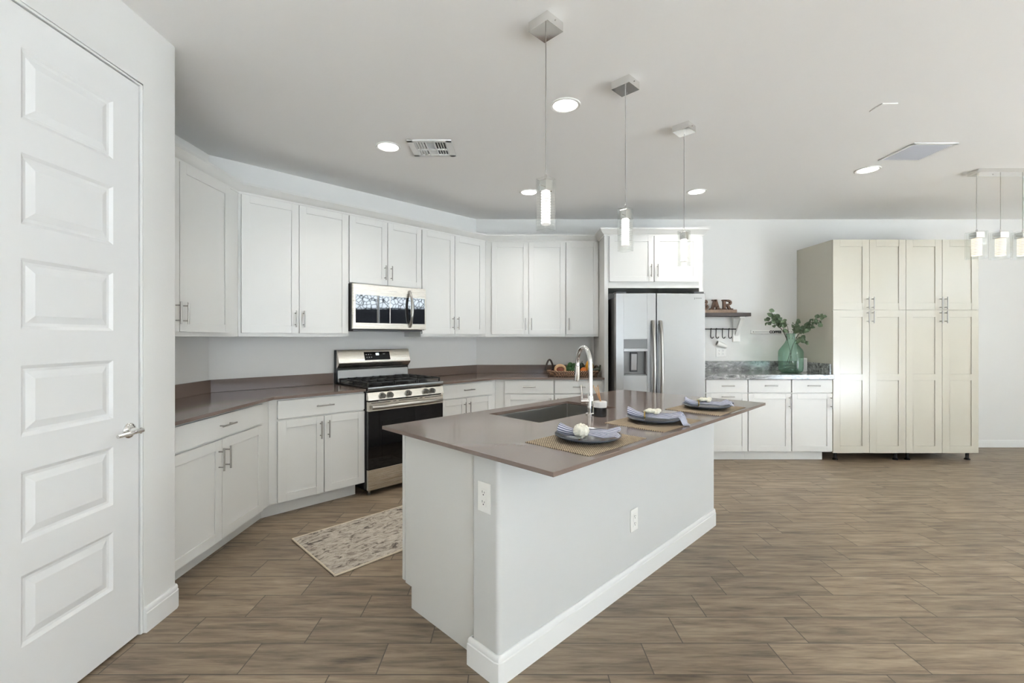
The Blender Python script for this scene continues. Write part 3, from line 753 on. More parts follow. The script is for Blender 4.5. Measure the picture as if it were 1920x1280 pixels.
t = thing('countertop', 'brown quartz countertop with low backsplash running from the range to the refrigerator', 'countertop', 'W', (0.2, 5.2, CZ0))
pl = [A2(1.769, 0.001), A2(1.769, CT), A2(LD - f_c, CT), (1.007, YB - CT), (1.007, YB - 0.001), (ax, YB - 0.001)]
part('slab', MB().prism(pl, CZ0, CZ1), 'quartz', t, bevel=0.002)
pp = [A2(1.769, e), (ax, YB - e), (1.007, YB - e)]
part('backsplash', MB().prism(splash(pp), CZ1 + 0.0003, 0.997), 'quartz', t, bevel=0.0015)
t = thing('countertop', 'veined grey granite countertop with backsplash on the bar cabinets', 'countertop', 'B', (2.78, 0, 0.88))
part('slab', MB().box(2.068, 3.464, -0.645, -0.001, 0.8795, 0.930), 'granite', t, bevel=0.003)
part('backsplash', MB().box(2.068, 3.464, -0.022, -0.001, 0.9303, 1.043).box(3.444, 3.464, -0.60, -0.022, 0.9303, 1.043), 'granite', t, bevel=0.0015)

# ---------------------------------------------------------------- island
IZ0, IZ1 = 0.8795, 0.8965
IA0, IA1, IB0, IB1 = 1.130, 3.325, 0.935, 2.018
t = thing('kitchen_island', 'white kitchen island with a half wall facing the room and cabinets behind', 'island', 'I', (2.2, 1.6, 0))
PB = 1.42
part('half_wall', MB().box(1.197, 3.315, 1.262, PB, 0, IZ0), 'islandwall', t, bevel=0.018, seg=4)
cb = MB()
full = [(PB + E, 0), (1.925, 0), (1.925, TOE), (1.979, TOE), (1.979, IZ0), (PB + E, IZ0)]
low = [(PB + E, 0), (1.925, 0), (1.925, TOE), (1.979, TOE), (1.979, 0.64), (PB + E, 0.64)]
cb.prism_x(full, 1.238, 1.70).prism_x(low, 1.70, 2.49).prism_x(full, 2.49, 3.30)
cb.box(1.70, 2.49, PB + E, 1.505, 0.64, IZ0).box(1.70, 2.49, 1.935, 1.979, 0.64, IZ0)
part('cabinet_body', cb, 'cab', t)
for i in range(4):
    a0 = 1.241 + i * 0.514
    part('door', MB().box(a0 - 0.003, a0 + 0.508, 1.987, 2.009, 0.112, 0.866), 'cab', t, bevel=0.0015)
bp = [(1.2375, PB), (1.197, PB), (1.197, 1.275), (1.201, 1.266), (1.210, 1.262), (3.302, 1.262), (3.311, 1.266), (3.315, 1.275), (3.315, PB), (3.3005, PB)]
# half wall skirting stands out from the wall: path runs so that the room is on its right
part('baseboard', base_profile(MB(), bp, 0.113, 0.014), 'trim', t)

def slab_hole(a0, a1, b0, b1, h, z0, z1):
    xs = [a0, h[0], h[1], a1]; ys = [b0, h[2], h[3], b1]
    mb = MB(); vs = [(x, y, z) for z in (z0, z1) for y in ys for x in xs]
    ix = lambda i, j, k: k * 16 + j * 4 + i
    fs = []
    for j in range(3):
        for i in range(3):
            if i == 1 and j == 1: continue
            fs.append((ix(i,j,1), ix(i+1,j,1), ix(i+1,j+1,1), ix(i,j+1,1)))
            fs.append((ix(i,j,0), ix(i,j+1,0), ix(i+1,j+1,0), ix(i+1,j,0)))
    for i in range(3):
        fs.append((ix(i,0,0), ix(i+1,0,0), ix(i+1,0,1), ix(i,0,1))); fs.append((ix(i,3,0), ix(i,3,1), ix(i+1,3,1), ix(i+1,3,0)))
        fs.append((ix(0,i,0), ix(0,i,1), ix(0,i+1,1), ix(0,i+1,0))); fs.append((ix(3,i,0), ix(3,i+1,0), ix(3,i+1,1), ix(3,i,1)))
    fs.append((ix(1,1,0), ix(1,1,1), ix(2,1,1), ix(2,1,0))); fs.append((ix(1,2,0), ix(2,2,0), ix(2,2,1), ix(1,2,1)))
    fs.append((ix(1,1,0), ix(1,2,0), ix(1,2,1), ix(1,1,1))); fs.append((ix(2,1,0), ix(2,1,1), ix(2,2,1), ix(2,2,0)))
    return mb.add(vs, fs)
SK = (1.738, 2.455, 1.530, 1.910)
# the cabinet top is open below the sink: countertop is a slab with a cut-out
single('island_countertop', slab_hole(IA0, IA1, IB0, IB1, SK, IZ0 + 0.0005, IZ1), 'quartz', 'brown quartz countertop with sink cut-out on top of the island', 'countertop', 'I', (2.2, 1.5, IZ0), bevel=0.0015)

# sink
t = thing('undermount_sink', 'stainless undermount sink basin in the island countertop', 'sink', 'I', ((SK[0] + SK[1]) / 2, (SK[2] + SK[3]) / 2, 0.66))
x0, x1, y0, y1 = SK[0] - 0.006, SK[1] + 0.006, SK[2] - 0.006, SK[3] + 0.006
zb, zt = 0.668, IZ0 - 0.0005
sb = MB()
q = lambda i, z: [(x0 + i, y0 + i, z), (x1 - i, y0 + i, z), (x1 - i, y1 - i, z), (x0 + i, y1 - i, z)]
rings = [q(-0.012, zt), q(0, zt), q(0.004, zb + 0.03), q(0.03, zb + 0.002), q(0.05, zb)]
vs = [p for r in rings for p in r]
fs = [(i*4+k, i*4+(k+1) % 4, (i+1)*4+(k+1) % 4, (i+1)*4+k) for i in range(4) for k in range(4)] + [(16, 17, 18, 19)]
sb.add(vs, fs)
part('basin', sb, 'basin', t, bevel=0.006)
xm, ym = (x0 + x1) / 2, (y0 + y1) / 2
part('drain', MB().lathe([(0.0, zb + 0.004), (0.03, zb + 0.003), (0.042, zb + 0.005), (0.045, zb + 0.0015), (0.0, zb + 0.001)], (xm, ym, 0), 24), 'chrome', t)

# faucet
fa, fb = 2.123, 1.488
fw = to_world('I', fa, fb)
t = thing('kitchen_faucet', 'tall chrome gooseneck kitchen faucet at the island sink', 'faucet', 'W', (fw[0], fw[1], IZ1), rot=0)
part('base', MB().lathe([(0, 0), (0.027, 0), (0.027, 0.006), (0.024, 0.009), (0.0175, 0.012), (0.0175, 0.10), (0.0150, 0.106), (0, 0.106)], (0, 0, 0.0003), 28), 'chrome', t)
dv = Vector((-0.045, 0.19, 0)); R = dv.length / 2
path = [Vector((0, 0, 0.10)), Vector((0, 0, 0.26))]
for i in range(0, 17):
    a = math.pi * i / 16
    path.append(dv * 0.5 * (1 - math.cos(a)) + Vector((0, 0, 0.275 + R * 1.02 * math.sin(a))))
path += [dv + Vector((0, 0, 0.262))]
part('gooseneck', MB().tube(path, 0.0128, 18), 'chrome', t)
part('spray_head', MB().tube([dv + Vector((0, 0, 0.262)), dv + Vector((-0.001, 0.004, 0.235)), dv + Vector((-0.003, 0.010, 0.170))], [0.0135, 0.0150, 0.0165], 20), 'chrome', t)
hd = Vector((-0.85, 0.1, 0)).normalized()
lv = MB().tube([Vector((0, 0, 0.075)) + hd * 0.010, Vector((0, 0, 0.075)) + hd * 0.052], 0.0165, 18)
lv.tube([Vector((0, 0, 0.075)) + hd * 0.045, Vector((0, 0, 0.10)) + hd * 0.047, Vector((0, 0, 0.165)) + hd * 0.052], [0.008, 0.006, 0.0055], 10)
part('lever', lv, 'chrome', t)

# reed diffuser beside the faucet
jw = to_world('I', 2.118, 1.425)
jx, jy = 0.493, 2.500
t = thing('reed_diffuser', 'black jar with white lid and tan reed sticks beside the faucet', 'diffuser', 'W', (jx, jy, IZ1), rot=0)
part('jar', MB().lathe([(0, 0.0004), (0.032, 0.0004), (0.035, 0.003), (0.035, 0.050), (0, 0.050)], (0, 0, 0), 32), 'jar', t, label='black jar')
part('lid', MB().lathe([(0, 0.0503), (0.0355, 0.0503), (0.0355, 0.080), (0.0335, 0.082), (0, 0.082)], (0, 0, 0), 32), 'lidw', t, label='white marbled lid')
rd = MB()
for dx, dy, h in ((-0.034, 0.02, 0.168), (-0.016, -0.01, 0.172), (-0.010, 0.012, 0.166), (-0.020, 0.005, 0.16)):
    rd.cyl((0.006, 0, 0.07), (dx, dy, h), 0.0022, 8)
part('reed_sticks', rd, 'reed', t, label='tan reed sticks')

# placemats, plates, napkins
def placemat(a0, b0, label):
    L, W_ = 0.418, 0.318
    t = single('placemat', MB().box(a0, a0 + L, b0, b0 + W_, IZ1 + 0.0003, IZ1 + 0.0022), 'mat', label, 'placemat', 'I', (a0 + L / 2, b0 + W_ / 2, IZ1), 'placemats')
    return (a0 + L / 2, b0 + W_ / 2)
spots = [placemat(1.371, 0.966, 'tan woven placemat nearest the camera, under the round-flower napkin'),
         placemat(1.961, 0.972, 'tan woven placemat in the middle of the three on the island'),
         placemat(2.590, 0.958, 'tan woven placemat at the far end of the island')]
plate_labels = ['blue-grey dinner plate on the placemat nearest the camera', 'blue-grey dinner plate on the middle placemat', 'blue-grey dinner plate on the far placemat']
nap_labels = ['striped blue napkin with a round cream flower, on the plate nearest the camera',
              'striped blue napkin on the middle plate, its end hanging over the rim',
              'striped blue napkin with a brass ring on the farthest plate']
plate_src = None
def plate_mesh():
    pr = [(0, 0), (0.085, 0), (0.092, 0.004), (0.125, 0.013), (0.139, 0.0215), (0.140, 0.0235), (0.1385, 0.0243), (0.124, 0.0165), (0.094, 0.0085), (0.086, 0.0065), (0, 0.0060)]
    return MB().lathe(pr, (0, 0, 0), 64).mesh('plate', angle=50)
pm = plate_mesh(); pm.materials.append(M['plate'])
PZ = IZ1 + 0.0024
def napkin(i, wx, wy, rot):
    t = thing('napkin', nap_labels[i], 'napkin', 'W', (wx, wy, PZ + 0.007), 'napkins', rot=rot)
    rnd = random.Random(20 + i)
    ph = [rnd.uniform(0, 6.28) for _ in range(8)]
    xr = -0.034 if i == 0 else -0.046
    plate = lambda x, y: max(0.0, math.hypot(x, y) - 0.090) * 0.32
    # rolled bundle on the left of the ring: a spiral sheet
    xl = -0.122
    def roll(u, v):
        a = 2 * math.pi * 1.75 * v + 0.6
        grow = 0.45 + 0.55 * v
        x = xr + (xl - xr) * u + 0.010 * math.sin(5 * v + ph[0]) * u
        ry, rz = (0.017 + 0.020 * u) * grow, (0.015 + 0.009 * u) * grow
        y = ry * math.cos(a) + 0.006 * u
        z = 0.019 + 0.012 * u + rz * math.sin(a) + 0.0025 * math.sin(9 * v + 6 * u + ph[1]) * u
        return (x, y, max(0.0025, z) + plate(x, y) * 0.9)
    part('rolled_end', MB().grid(roll, 20, 72, True), 'napkin', t, solid=0.0014, angle=180)
    # fanned end: accordion pleats that open away from the ring and sag onto the plate
    x1 = (0.132, 0.165, 0.148)[i]; droop = (0.004, 0.060, 0.012)[i]; half = (0.062, 0.058, 0.060)[i]
    nw = (5.5, 6.0, 5.0)[i]
    def fan(u, v):
        j = 2 * v - 1
        k = u ** 0.85
        x = xr + (x1 - xr) * u * (1 - 0.10 * j * j) + 0.012 * u * math.sin(4.0 * j + ph[2])
        w = 0.014 + half * k
        wob = ph[3] + 0.9 * math.sin(2.6 * u + ph[4])
        tri = math.asin(0.96 * math.sin(nw * math.pi * v + wob)) / (math.pi / 2)
        y = j * w + 0.010 * k * math.sin(7 * v + 5 * u + ph[5]) - 0.012 * k
        amp = 0.007 + 0.013 * math.sin(min(1.0, u * 1.25) * math.pi * 0.62) * (0.65 + 0.35 * math.sin(3 * v + ph[6]))
        body = 0.019 * (1 - 0.55 * u) * (1 - 0.35 * j * j)
        z = 0.004 + body + amp * (tri * 0.5 + 0.5)
        r = math.hypot(x, y)
        base = plate(x, y) if r < 0.14 else 0.0165 - droop * min(1.3, (r - 0.14) / 0.035) ** 1.2
        return (x, y, max(-0.0035, max(0.0025 if r < 0.14 else -0.03, z * (1.0 if r < 0.14 else 0.8)) + base))
    part('fanned_end', MB().grid(fan, 40, 110, True), 'napkin', t, solid=0.0012, angle=180)
    ring = []
    for k in range(24):
        a = 2 * math.pi * k / 24
        ring.append((xr, 0.021 * math.cos(a), 0.0215 + 0.018 * math.sin(a)))
    part('napkin_ring', MB().tube(ring, 0.0035, 8, True), 'gold', t, label='brass napkin ring')
    if i == 0:
        fn = lambda d: 1 + 0.045 * math.sin(16 * math.atan2(d.z, d.x) + 5 * d.y) * (1 - 0.6 * d.y * d.y) + 0.05 * math.sin(11 * d.y + 7 * d.x) + 0.03 * math.sin(23 * d.z + 9 * d.x)
        part('flower', MB().ball((xr + 0.010, -0.030, 0.0345), (0.033, 0.031, 0.030), 32, 20, fn), 'pom', t, label='round cream flower ornament')
    else:
        fl = MB()
        for k in range(9):
            a = k * 2.4; rr = 0.011 * math.sqrt(k)
            fl.ball((xr + 0.034 + rr * math.cos(a) * 1.1, 0.008 + rr * math.sin(a) * 0.8, 0.043 + 0.004 * math.sin(k)), (0.016, 0.013, 0.010), 16, 10, lambda d: 1 + 0.10 * math.sin(9 * d.x + k) * math.cos(8 * d.y))
        part('flower', fl, 'pom', t, label='cream flower ornament')
for i, (a, b) in enumerate(spots):
    wx, wy = to_world('I', a + 0.005, b)
    o = bpy.data.objects.new('plate', pm); COL.objects.link(o)
    o.location = (wx, wy, PZ); setp(o, plate_labels[i], 'plate', 'dinner plates')
    napkin(i, wx, wy, math.radians((-14, -20, -12)[i]))

# outlets on the island half wall
def outlet(fr, x, y, z, label, along, w=0.074, h=0.118, gangs=1):
    """wall plate; along gives the facing: 'x-' faces -x, 'y-' faces -y of the frame"""
    t = thing('wall_outlet', label, 'outlet', fr, (x, y, z), 'wall outlets', rot=(-math.pi / 2 if along == 'x-' else 0))
    W_ = w * gangs * (0.82 if gangs > 1 else 1)
    part('cover_plate', MB().box(-W_ / 2, W_ / 2, -0.006, -0.0004, -h / 2, h / 2), 'plastic', t, bevel=0.003)
    for g in range(gangs):
        gx = (g - (gangs - 1) / 2) * 0.046
        r = part('receptacle', MB().box(gx - 0.0165, gx + 0.0165, -0.0085, -0.006, -0.034, 0.034), 'plastic', t, bevel=0.0015)
        sl = MB()
        for dz in (-0.019, 0.019):
            sl.box(gx - 0.0075, gx - 0.0055, -0.0090, -0.0084, dz - 0.001, dz + 0.008)
            sl.box(gx + 0.0050, gx + 0.0070, -0.0090, -0.0084, dz - 0.001, dz + 0.006)
            sl.cyl((gx, -0.0090, dz - 0.007), (gx, -0.0084, dz - 0.007), 0.0028, 10)
        part('slots', sl, 'slot', t, r)
outlet('I', 1.197, 1.339, 0.700, 'white outlet on the shaded end of the island half wall under the counter corner', 'x-')
outlet('I', 2.199, 1.262, 0.350, 'white outlet low on the long face of the island half wall', 'y-')

# ---------------------------------------------------------------- gas range
t = thing('gas_range', 'stainless gas range with black cast iron grates set into the counter', 'range', 'D', (1.378, -0.33, 0))
rx0, rx1 = 0.9925, 1.7645
part('range_body', MB().box(rx0, rx1, -0.635, -0.03, 0.045, 0.895).box(rx0 + 0.04, rx1 - 0.04, -0.56, -0.06, 0.012, 0.05), 'black', t, bevel=0.002)
part('cooktop', MB().box(rx0 - 0.0006, rx1 + 0.0006, -0.655, -0.085, 0.8965, 0.912), 'black', t, bevel=0.004)
part('front_rim', MB().prism_x([(-0.640, 0.868), (-0.668, 0.874), (-0.672, 0.890), (-0.668, 0.910), (-0.655, 0.916), (-0.640, 0.913)], rx0, rx1), 'rim', t, bevel=0.002)
kp = part('control_panel', MB().prism_x([(-0.636, 0.866), (-0.660, 0.866), (-0.676, 0.800), (-0.636, 0.800)], rx0, rx1), 'steelwarm', t, bevel=0.002)
for s in (1.122, 1.196, 1.378, 1.562, 1.634):
    kb = MB().lathe([(0, 0), (0.027, 0), (0.027, -0.004), (0.023, -0.006), (0.0215, -0.030), (0.019, -0.034), (0, -0.034)], (s, -0.668, 0.834), 28, 'y')
    kb.box(s - 0.006, s + 0.006, -0.712, -0.700, 0.815, 0.853)
    part('knob', kb, 'knob', t, kp)
od = part('oven_door', MB().box(rx0 + 0.003, rx1 - 0.003, -0.668, -0.637, 0.222, 0.706), 'blackglass', t, bevel=0.003, label='black glass oven door')
tb = MB().box(rx0 + 0.003, rx1 - 0.003, -0.670, -0.637, 0.707, 0.788)
part('door_band', tb, 'steelwarm', t, od, bevel=0.003)
vt = MB()
for a, b in ((0.03, 0.21), (0.235, 0.265), (0.29, 0.48), (0.505, 0.535), (0.56, 0.745)):
    vt.box(rx0 + a, rx0 + b, -0.6712, -0.6690, 0.774, 0.779)
part('vent_slots', vt, 'slot', t, od)
hp = [(rx0 + 0.03 + 0.712 * k / 14, -0.672 - 0.040 * min(1, math.sin(math.pi * (0.06 + 0.88 * k / 14)) * 1.9), 0.742) for k in range(15)]
part('oven_handle', MB().tube(hp, 0.0165, 14), 'nickel', t, od)
part('oven_window', MB().box(rx0 + 0.13, rx1 - 0.13, -0.6694, -0.6680, 0.30, 0.62), 'blackglass', t, od)
dw = part('warming_drawer', MB().box(rx0 + 0.003, rx1 - 0.003, -0.666, -0.637, 0.045, 0.217), 'steelwarm', t, bevel=0.003, label='stainless bottom drawer')
for s in (rx0 + 0.04, rx1 - 0.04):
    part('leg', MB().lathe([(0, 0), (0.016, 0), (0.016, 0.01), (0.01, 0.014), (0.01, 0.046), (0, 0.046)], (s, -0.61, 0), 14), 'nickel', t)
# backguard: riser, gap and tilted control head
bg = part('backguard', MB().prism_x([(-0.015, 0.895), (-0.058, 0.895), (-0.058, 1.21), (-0.015, 1.21)], rx0 + 0.001, rx1 - 0.001), 'black', t, bevel=0.002)
part('riser', MB().prism_x([(-0.060, 0.9125), (-0.075, 0.9125), (-0.068, 1.020), (-0.060, 1.020)], rx0 + 0.012, rx1 - 0.012), 'steel', t, bg, bevel=0.001)
part('control_head', MB().prism_x([(-0.052, 1.205), (-0.070, 1.210), (-0.112, 1.092), (-0.108, 1.076), (-0.070, 1.040), (-0.052, 1.040)], rx0 + 0.004, rx1 - 0.004), 'steelwarm', t, bg, bevel=0.003)
def on_head(s0, s1, k0, k1, th, mat, name):      # k along the tilted face, 0 at its lower edge
    p = lambda k: (-0.112 + 0.042 * k, 1.092 + 0.118 * k)
    (ya, za), (yb, zb_) = p(k0), p(k1)
    nx, nz = -0.118 / 0.1253, 0.042 / 0.1253
    return part(name, MB().prism_x([(ya, za), (yb, zb_), (yb + nx * th, zb_ + nz * th), (ya + nx * th, za + nz * th)], s0, s1), mat, t, bg)
on_head(1.256, 1.530, 0.14, 0.80, 0.0012, 'blackglass', 'display_panel')
on_head(1.378, 1.412, 0.52, 0.70, 0.0018, 'display', 'clock_digits')
for s in (1.272, 1.296, 1.320):
    on_head(s, s + 0.010, 0.56, 0.62, 0.0016, 'label', 'button'); on_head(s + 0.004, s + 0.014, 0.34, 0.40, 0.0016, 'label', 'button')
on_head(1.455, 1.478, 0.60, 0.63, 0.0016, 'label', 'button')
# burners and grates
for s, y, r in ((1.14, -0.52, 0.045), (1.14, -0.22, 0.036), (1.378, -0.37, 0.05), (1.616, -0.52, 0.045), (1.616, -0.22, 0.036)):
    part('burner', MB().lathe([(0, 0.9122), (r + 0.012, 0.9122), (r + 0.010, 0.920), (r, 0.922), (r, 0.930), (r - 0.006, 0.934), (0, 0.934)], (s, y, 0), 24), 'iron', t)
for s0, s1 in ((rx0 + 0.012, 1.255), (1.262, 1.494), (1.501, rx1 - 0.012)):
    g = MB(); zt_, y0, y1 = 0.950, -0.635, -0.10
    for s in (s0, s1 - 0.012): g.box(s, s + 0.012, y0, y1, zt_ - 0.012, zt_)
    for y in (y0, (y0 + y1) / 2 - 0.006, y1 - 0.012): g.box(s0, s1, y, y + 0.012, zt_ - 0.012, zt_)
    for k in (0.33, 0.66):
        s = s0 + (s1 - s0) * k; g.box(s - 0.005, s + 0.005, y0, y1, zt_ - 0.010, zt_ + 0.003)
    for yc in (y0 + 0.135, y1 - 0.135): g.box(s0, s1, yc - 0.005, yc + 0.005, zt_ - 0.010, zt_ + 0.003)
    for s in (s0, s1 - 0.012):
        for y in (y0, y1 - 0.012, (y0 + y1) / 2 - 0.006): g.box(s, s + 0.012, y, y + 0.012, 0.9122, zt_ - 0.01)
    part('grate', g, 'iron', t, bevel=0.002)

# ---------------------------------------------------------------- microwave
t = thing('microwave', 'stainless over-the-range microwave with black glass front hanging above the gas range', 'microwave', 'D', (1.37, -0.2, 1.39))
mx0, mx1 = 0.9925, 1.7525
part('microwave_body', MB().box(mx0 + 0.001, mx1 - 0.001, -0.372, -0.004, 1.400, 1.808), 'black', t, bevel=0.002)
part('vent_grille', MB().box(mx0 + 0.02, mx1 - 0.02, -0.36, -0.03, 1.386, 1.3998), 'darkgrey', t)
dr = part('door', MB().box(mx0, 1.588, -0.402, -0.373, 1.404, 1.804), 'steelwarm', t, bevel=0.003)
cp = part('control_column', MB().box(1.5895, mx1, -0.402, -0.373, 1.404, 1.804), 'steelwarm', t, bevel=0.003)
part('window', MB().box(mx0 + 0.022, 1.349, -0.4032, -0.4020, 1.458, 1.708), 'microglass', t, dr, label='black glass window')
part('window', MB().box(1.356, 1.576, -0.4032, -0.4020, 1.458, 1.708), 'microglass', t, dr, label='black glass window')
part('control_panel', MB().box(1.598, 1.736, -0.4032, -0.4020, 1.458, 1.708), 'microglass', t, cp, label='black glass control panel')
hp = [(1.562, -0.404 - 0.052 * math.sin(math.pi * k / 14) ** 0.7, 1.427 + 0.345 * k / 14) for k in range(15)]
part('handle', MB().tube(hp, 0.0125, 14), 'nickel', t, dr)
part('brand_mark', MB().box(1.345, 1.425, -0.4026, -0.4020, 1.752, 1.756), 'label', t, dr)

# ---------------------------------------------------------------- refrigerator
t = thing('refrigerator', 'stainless side-by-side refrigerator with ice and water dispenser', 'refrigerator', 'W', (1.535, 5.0, 0))
part('body', MB().box(1.084, 1.990, 4.735, 5.46, 0.03, 1.745), 'darkgrey', t, bevel=0.003)
part('base_grille', MB().box(1.10, 1.975, 4.70, 4.76, 0.005, 0.08), 'black', t)
YF = 4.650
fz0, fz1 = 0.085, 1.777
# freezer door has a dispenser opening
fd = MB(); X0, X1 = 1.079, 1.486; dx0, dx1, dz0, dz1 = 1.158, 1.398, 0.938, 1.309
fd.box(X0, dx0, YF, YF + 0.075, fz0, fz1).box(dx1, X1, YF, YF + 0.075, fz0, fz1).box(dx0, dx1, YF, YF + 0.075, fz0, dz0).box(dx0, dx1, YF, YF + 0.075, dz1, fz1)
fr = part('freezer_door', fd, 'steel', t, bevel=0.0015)
dp = MB().box(dx0, dx1, YF + 0.005, YF + 0.07, 1.214, dz1)
part('dispenser_controls', dp, 'dispenser', t, fr)
part('dispenser_trim', MB().box(dx0, dx1, YF - 0.004, YF + 0.05, 1.186, 1.213), 'steel', t, fr, bevel=0.002)
part('dispenser_cavity', MB().box(dx0, dx1, YF + 0.062, YF + 0.074, dz0, 1.186).box(dx0, dx0 + 0.012, YF + 0.004, YF + 0.07, dz0, 1.186).box(dx1 - 0.012, dx1, YF + 0.004, YF + 0.07, dz0, 1.186).box(dx0, dx1, YF + 0.004, YF + 0.07, dz0, dz0 + 0.014), 'dispenser', t, fr)
pd = part('dispenser_paddle', MB().prism_x([(YF + 0.060, 1.175), (YF + 0.035, 1.170), (YF + 0.048, 0.975), (YF + 0.060, 0.972)], 1.236, 1.312), 'darkgrey', t, fr, bevel=0.004)
part('paddle_face', MB().prism_x([(YF + 0.036, 1.158), (YF + 0.0330, 1.158), (YF + 0.0446, 0.992), (YF + 0.0476, 0.992)], 1.247, 1.301), 'steel', t, fr)
fg = part('refrigerator_door', MB().box(1.496, 1.990, YF, YF + 0.075, fz0, fz1), 'steel', t, bevel=0.003)
for x, p in ((1.452, fr), (1.530, fg)):
    hp = [(x, YF - 0.012 - 0.055 * math.sin(math.pi * k / 18) ** 0.55, 0.62 + 0.875 * k / 18) for k in range(19)]
    mb = MB().tube(hp, 0.0165, 14)
    mb.box(x - 0.014, x + 0.014, YF - 0.02, YF + 0.001, 0.615, 0.65).box(x - 0.014, x + 0.014, YF - 0.02, YF + 0.001, 1.465, 1.50)
    part('door_handle', mb, 'nickel', t, p)
part('brand_mark', MB().box(1.880, 1.883, YF - 0.0012, YF, 1.715, 1.735).box(1.890, 1.955, YF - 0.0012, YF, 1.726, 1.730), 'ink', t, fg)
part('hinge_cover', MB().box(1.09, 1.19, YF + 0.02, YF + 0.16, 1.777, 1.797).box(1.885, 1.985, YF + 0.02, YF + 0.16, 1.777, 1.797), 'darkgrey', t)

# ---------------------------------------------------------------- ceiling fixtures
def pendant_shade(t, cx, cy, ztop, zbot, w, lamp, cable_top, name_prefix='', ang=0.0):
    """glass box on a chrome socket with a ribbed glowing core"""
    h = w / 2; rc = w * 0.16
    def ring(hh, r):
        pts = []
        for sx, sy, a0 in ((1, 1, 0), (-1, 1, 90), (-1, -1, 180), (1, -1, 270)):
            for k in range(5):
                a = math.radians(a0 + 22.5 * k)
                pts.append((cx + sx * (hh - r) + r * math.cos(a), cy + sy * (hh - r) + r * math.sin(a)))
        return pts
    o, i_ = ring(h, rc), ring(h - w * 0.07, rc * 0.7)
    n = len(o)
    vs = [(x, y, zbot) for x, y in o] + [(x, y, ztop) for x, y in o] + [(x, y, ztop) for x, y in i_] + [(x, y, zbot) for x, y in i_]
    fs = []
    for k in range(n):
        l = (k + 1) % n
        for r in range(4): fs.append((r*n+k, r*n+l, ((r+1) % 4)*n+l, ((r+1) % 4)*n+k))
    part('glass_shade', MB().add(vs, fs), 'glass', t)
    H = ztop - zbot
    cw = w * 0.31
    sk = part('socket', MB().box(cx - cw, cx + cw, cy - cw, cy + cw, ztop - 0.24 * H, ztop - 0.005), 'chrome', t, bevel=0.003)
    pin = MB()
    pin.cyl((cx - h * 1.15, cy, ztop - 0.035), (cx + h * 1.15, cy, ztop - 0.035), 0.0022, 8)
    part('cross_pin', pin, 'chrome', t, sk)
    part('cable_collar', MB().lathe([(0, ztop - 0.006), (0.007, ztop - 0.006), (0.006, ztop + 0.018), (0.002, ztop + 0.024), (0, ztop + 0.024)], (cx, cy, 0), 12), 'chrome', t, sk)
    prof = []; z1, z0 = ztop - 0.25 * H, zbot + 0.12 * H
    r = w * 0.30; nr = 13
    prof.append((0, z0))
    for k in range(nr):
        a = z0 + (z1 - z0) * k / nr; d = (z1 - z0) / nr
        prof += [(r, a + d * 0.05), (r, a + d * 0.72), (r * 0.93, a + d * 0.80), (r * 0.93, a + d * 0.97)]
    prof.append((0, z1))
    part('lamp_core', MB().lathe(prof, (cx, cy, 0), 24), lamp, t, label='glowing ribbed lamp core')
    part('cable', MB().cyl((cx, cy, ztop + 0.02), (cx, cy, cable_top), 0.0022, 8), 'nickel', t)
pl = ['chrome and glass pendant nearest the camera over the island, the one hung at the left',
      'chrome and glass pendant in the middle of the three over the island',
      'chrome and glass pendant farthest from the camera, in front of the refrigerator surround doors']
for i, a in enumerate((1.572, 2.254, 3.004)):
    b = 1.345
    t = thing('pendant_light', pl[i], 'pendant light', 'I', (a, b, CEIL), 'island pendants')
    c = 0.056
    cn = part('canopy', MB().box(a - c, a + c, b - c, b + c, CEIL - 0.044, CEIL - 0.0005), 'chrome', t, bevel=0.001)
    part('screw', MB().cyl((a, b - c - 0.003, CEIL - 0.018), (a, b - c, CEIL - 0.018), 0.003, 8).cyl((a + 0.035, b + 0.01, CEIL - 0.048), (a + 0.035, b + 0.01, CEIL - 0.044), 0.003, 8), 'nickel', t, cn)
    pendant_shade(t, a, b, 2.046, 1.812, 0.070, 'lamp', CEIL - 0.044)
t = thing('dining_chandelier', 'chrome bar fixture with glass pendants hanging at the right by the tall cabinets', 'chandelier', 'W', (4.39, 3.9, CEIL))
part('canopy', MB().box(3.965, 4.815, 3.84, 3.95, CEIL - 0.034, CEIL - 0.0005), 'chrome', t, bevel=0.001)
part('screw', MB().cyl((4.13, 3.895, CEIL - 0.038), (4.13, 3.895, CEIL - 0.034), 0.004, 8), 'nickel', t)
for x in (3.995, 4.20, 4.39, 4.585, 4.785):
    pendant_shade(t, x, 3.90, 2.232, 2.000, 0.112, 'lampwarm', CEIL - 0.034)
cans = [(0.338, 2.80, 'round recessed ceiling light nearest the camera, between the first two pendants'),
        (-0.915, 3.411, 'round recessed ceiling light left of the slatted supply vent'),
        (0.184, 4.477, 'round recessed ceiling light beside the glass of the nearest pendant'),
        (1.824, 4.46, 'round recessed ceiling light near the cable of the far pendant'),
        (3.045, 3.878, 'round recessed ceiling light below the grey return air grille')]
for x, y, lab in cans:
    t = thing('recessed_light', lab, 'recessed light', 'W', (x, y, CEIL), 'recessed ceiling lights')
    part('trim_ring', MB().lathe([(0.073, -0.001), (0.076, -0.005), (0.090, -0.007), (0.094, -0.003), (0.094, -0.0003), (0.073, -0.0003)], (x, y, CEIL), 40, closed=True), 'plastic', t)
    part('lens', MB().lathe([(0, -0.0035), (0.0735, -0.0035), (0.0735, -0.0006), (0, -0.0006)], (x, y, CEIL), 40), 'canlens', t, label='glowing lens')
    l = bpy.data.lights.new('lamp_light', 'AREA'); l.shape = 'DISK'; l.size = 0.14; l.energy = CAN_W; l.color = (1.0, 0.97, 0.93); l.spread = math.radians(125)
    o = bpy.data.objects.new('lamp_light', l); COL.objects.link(o); o.parent = t.e; o.location = (0, 0, -0.006)
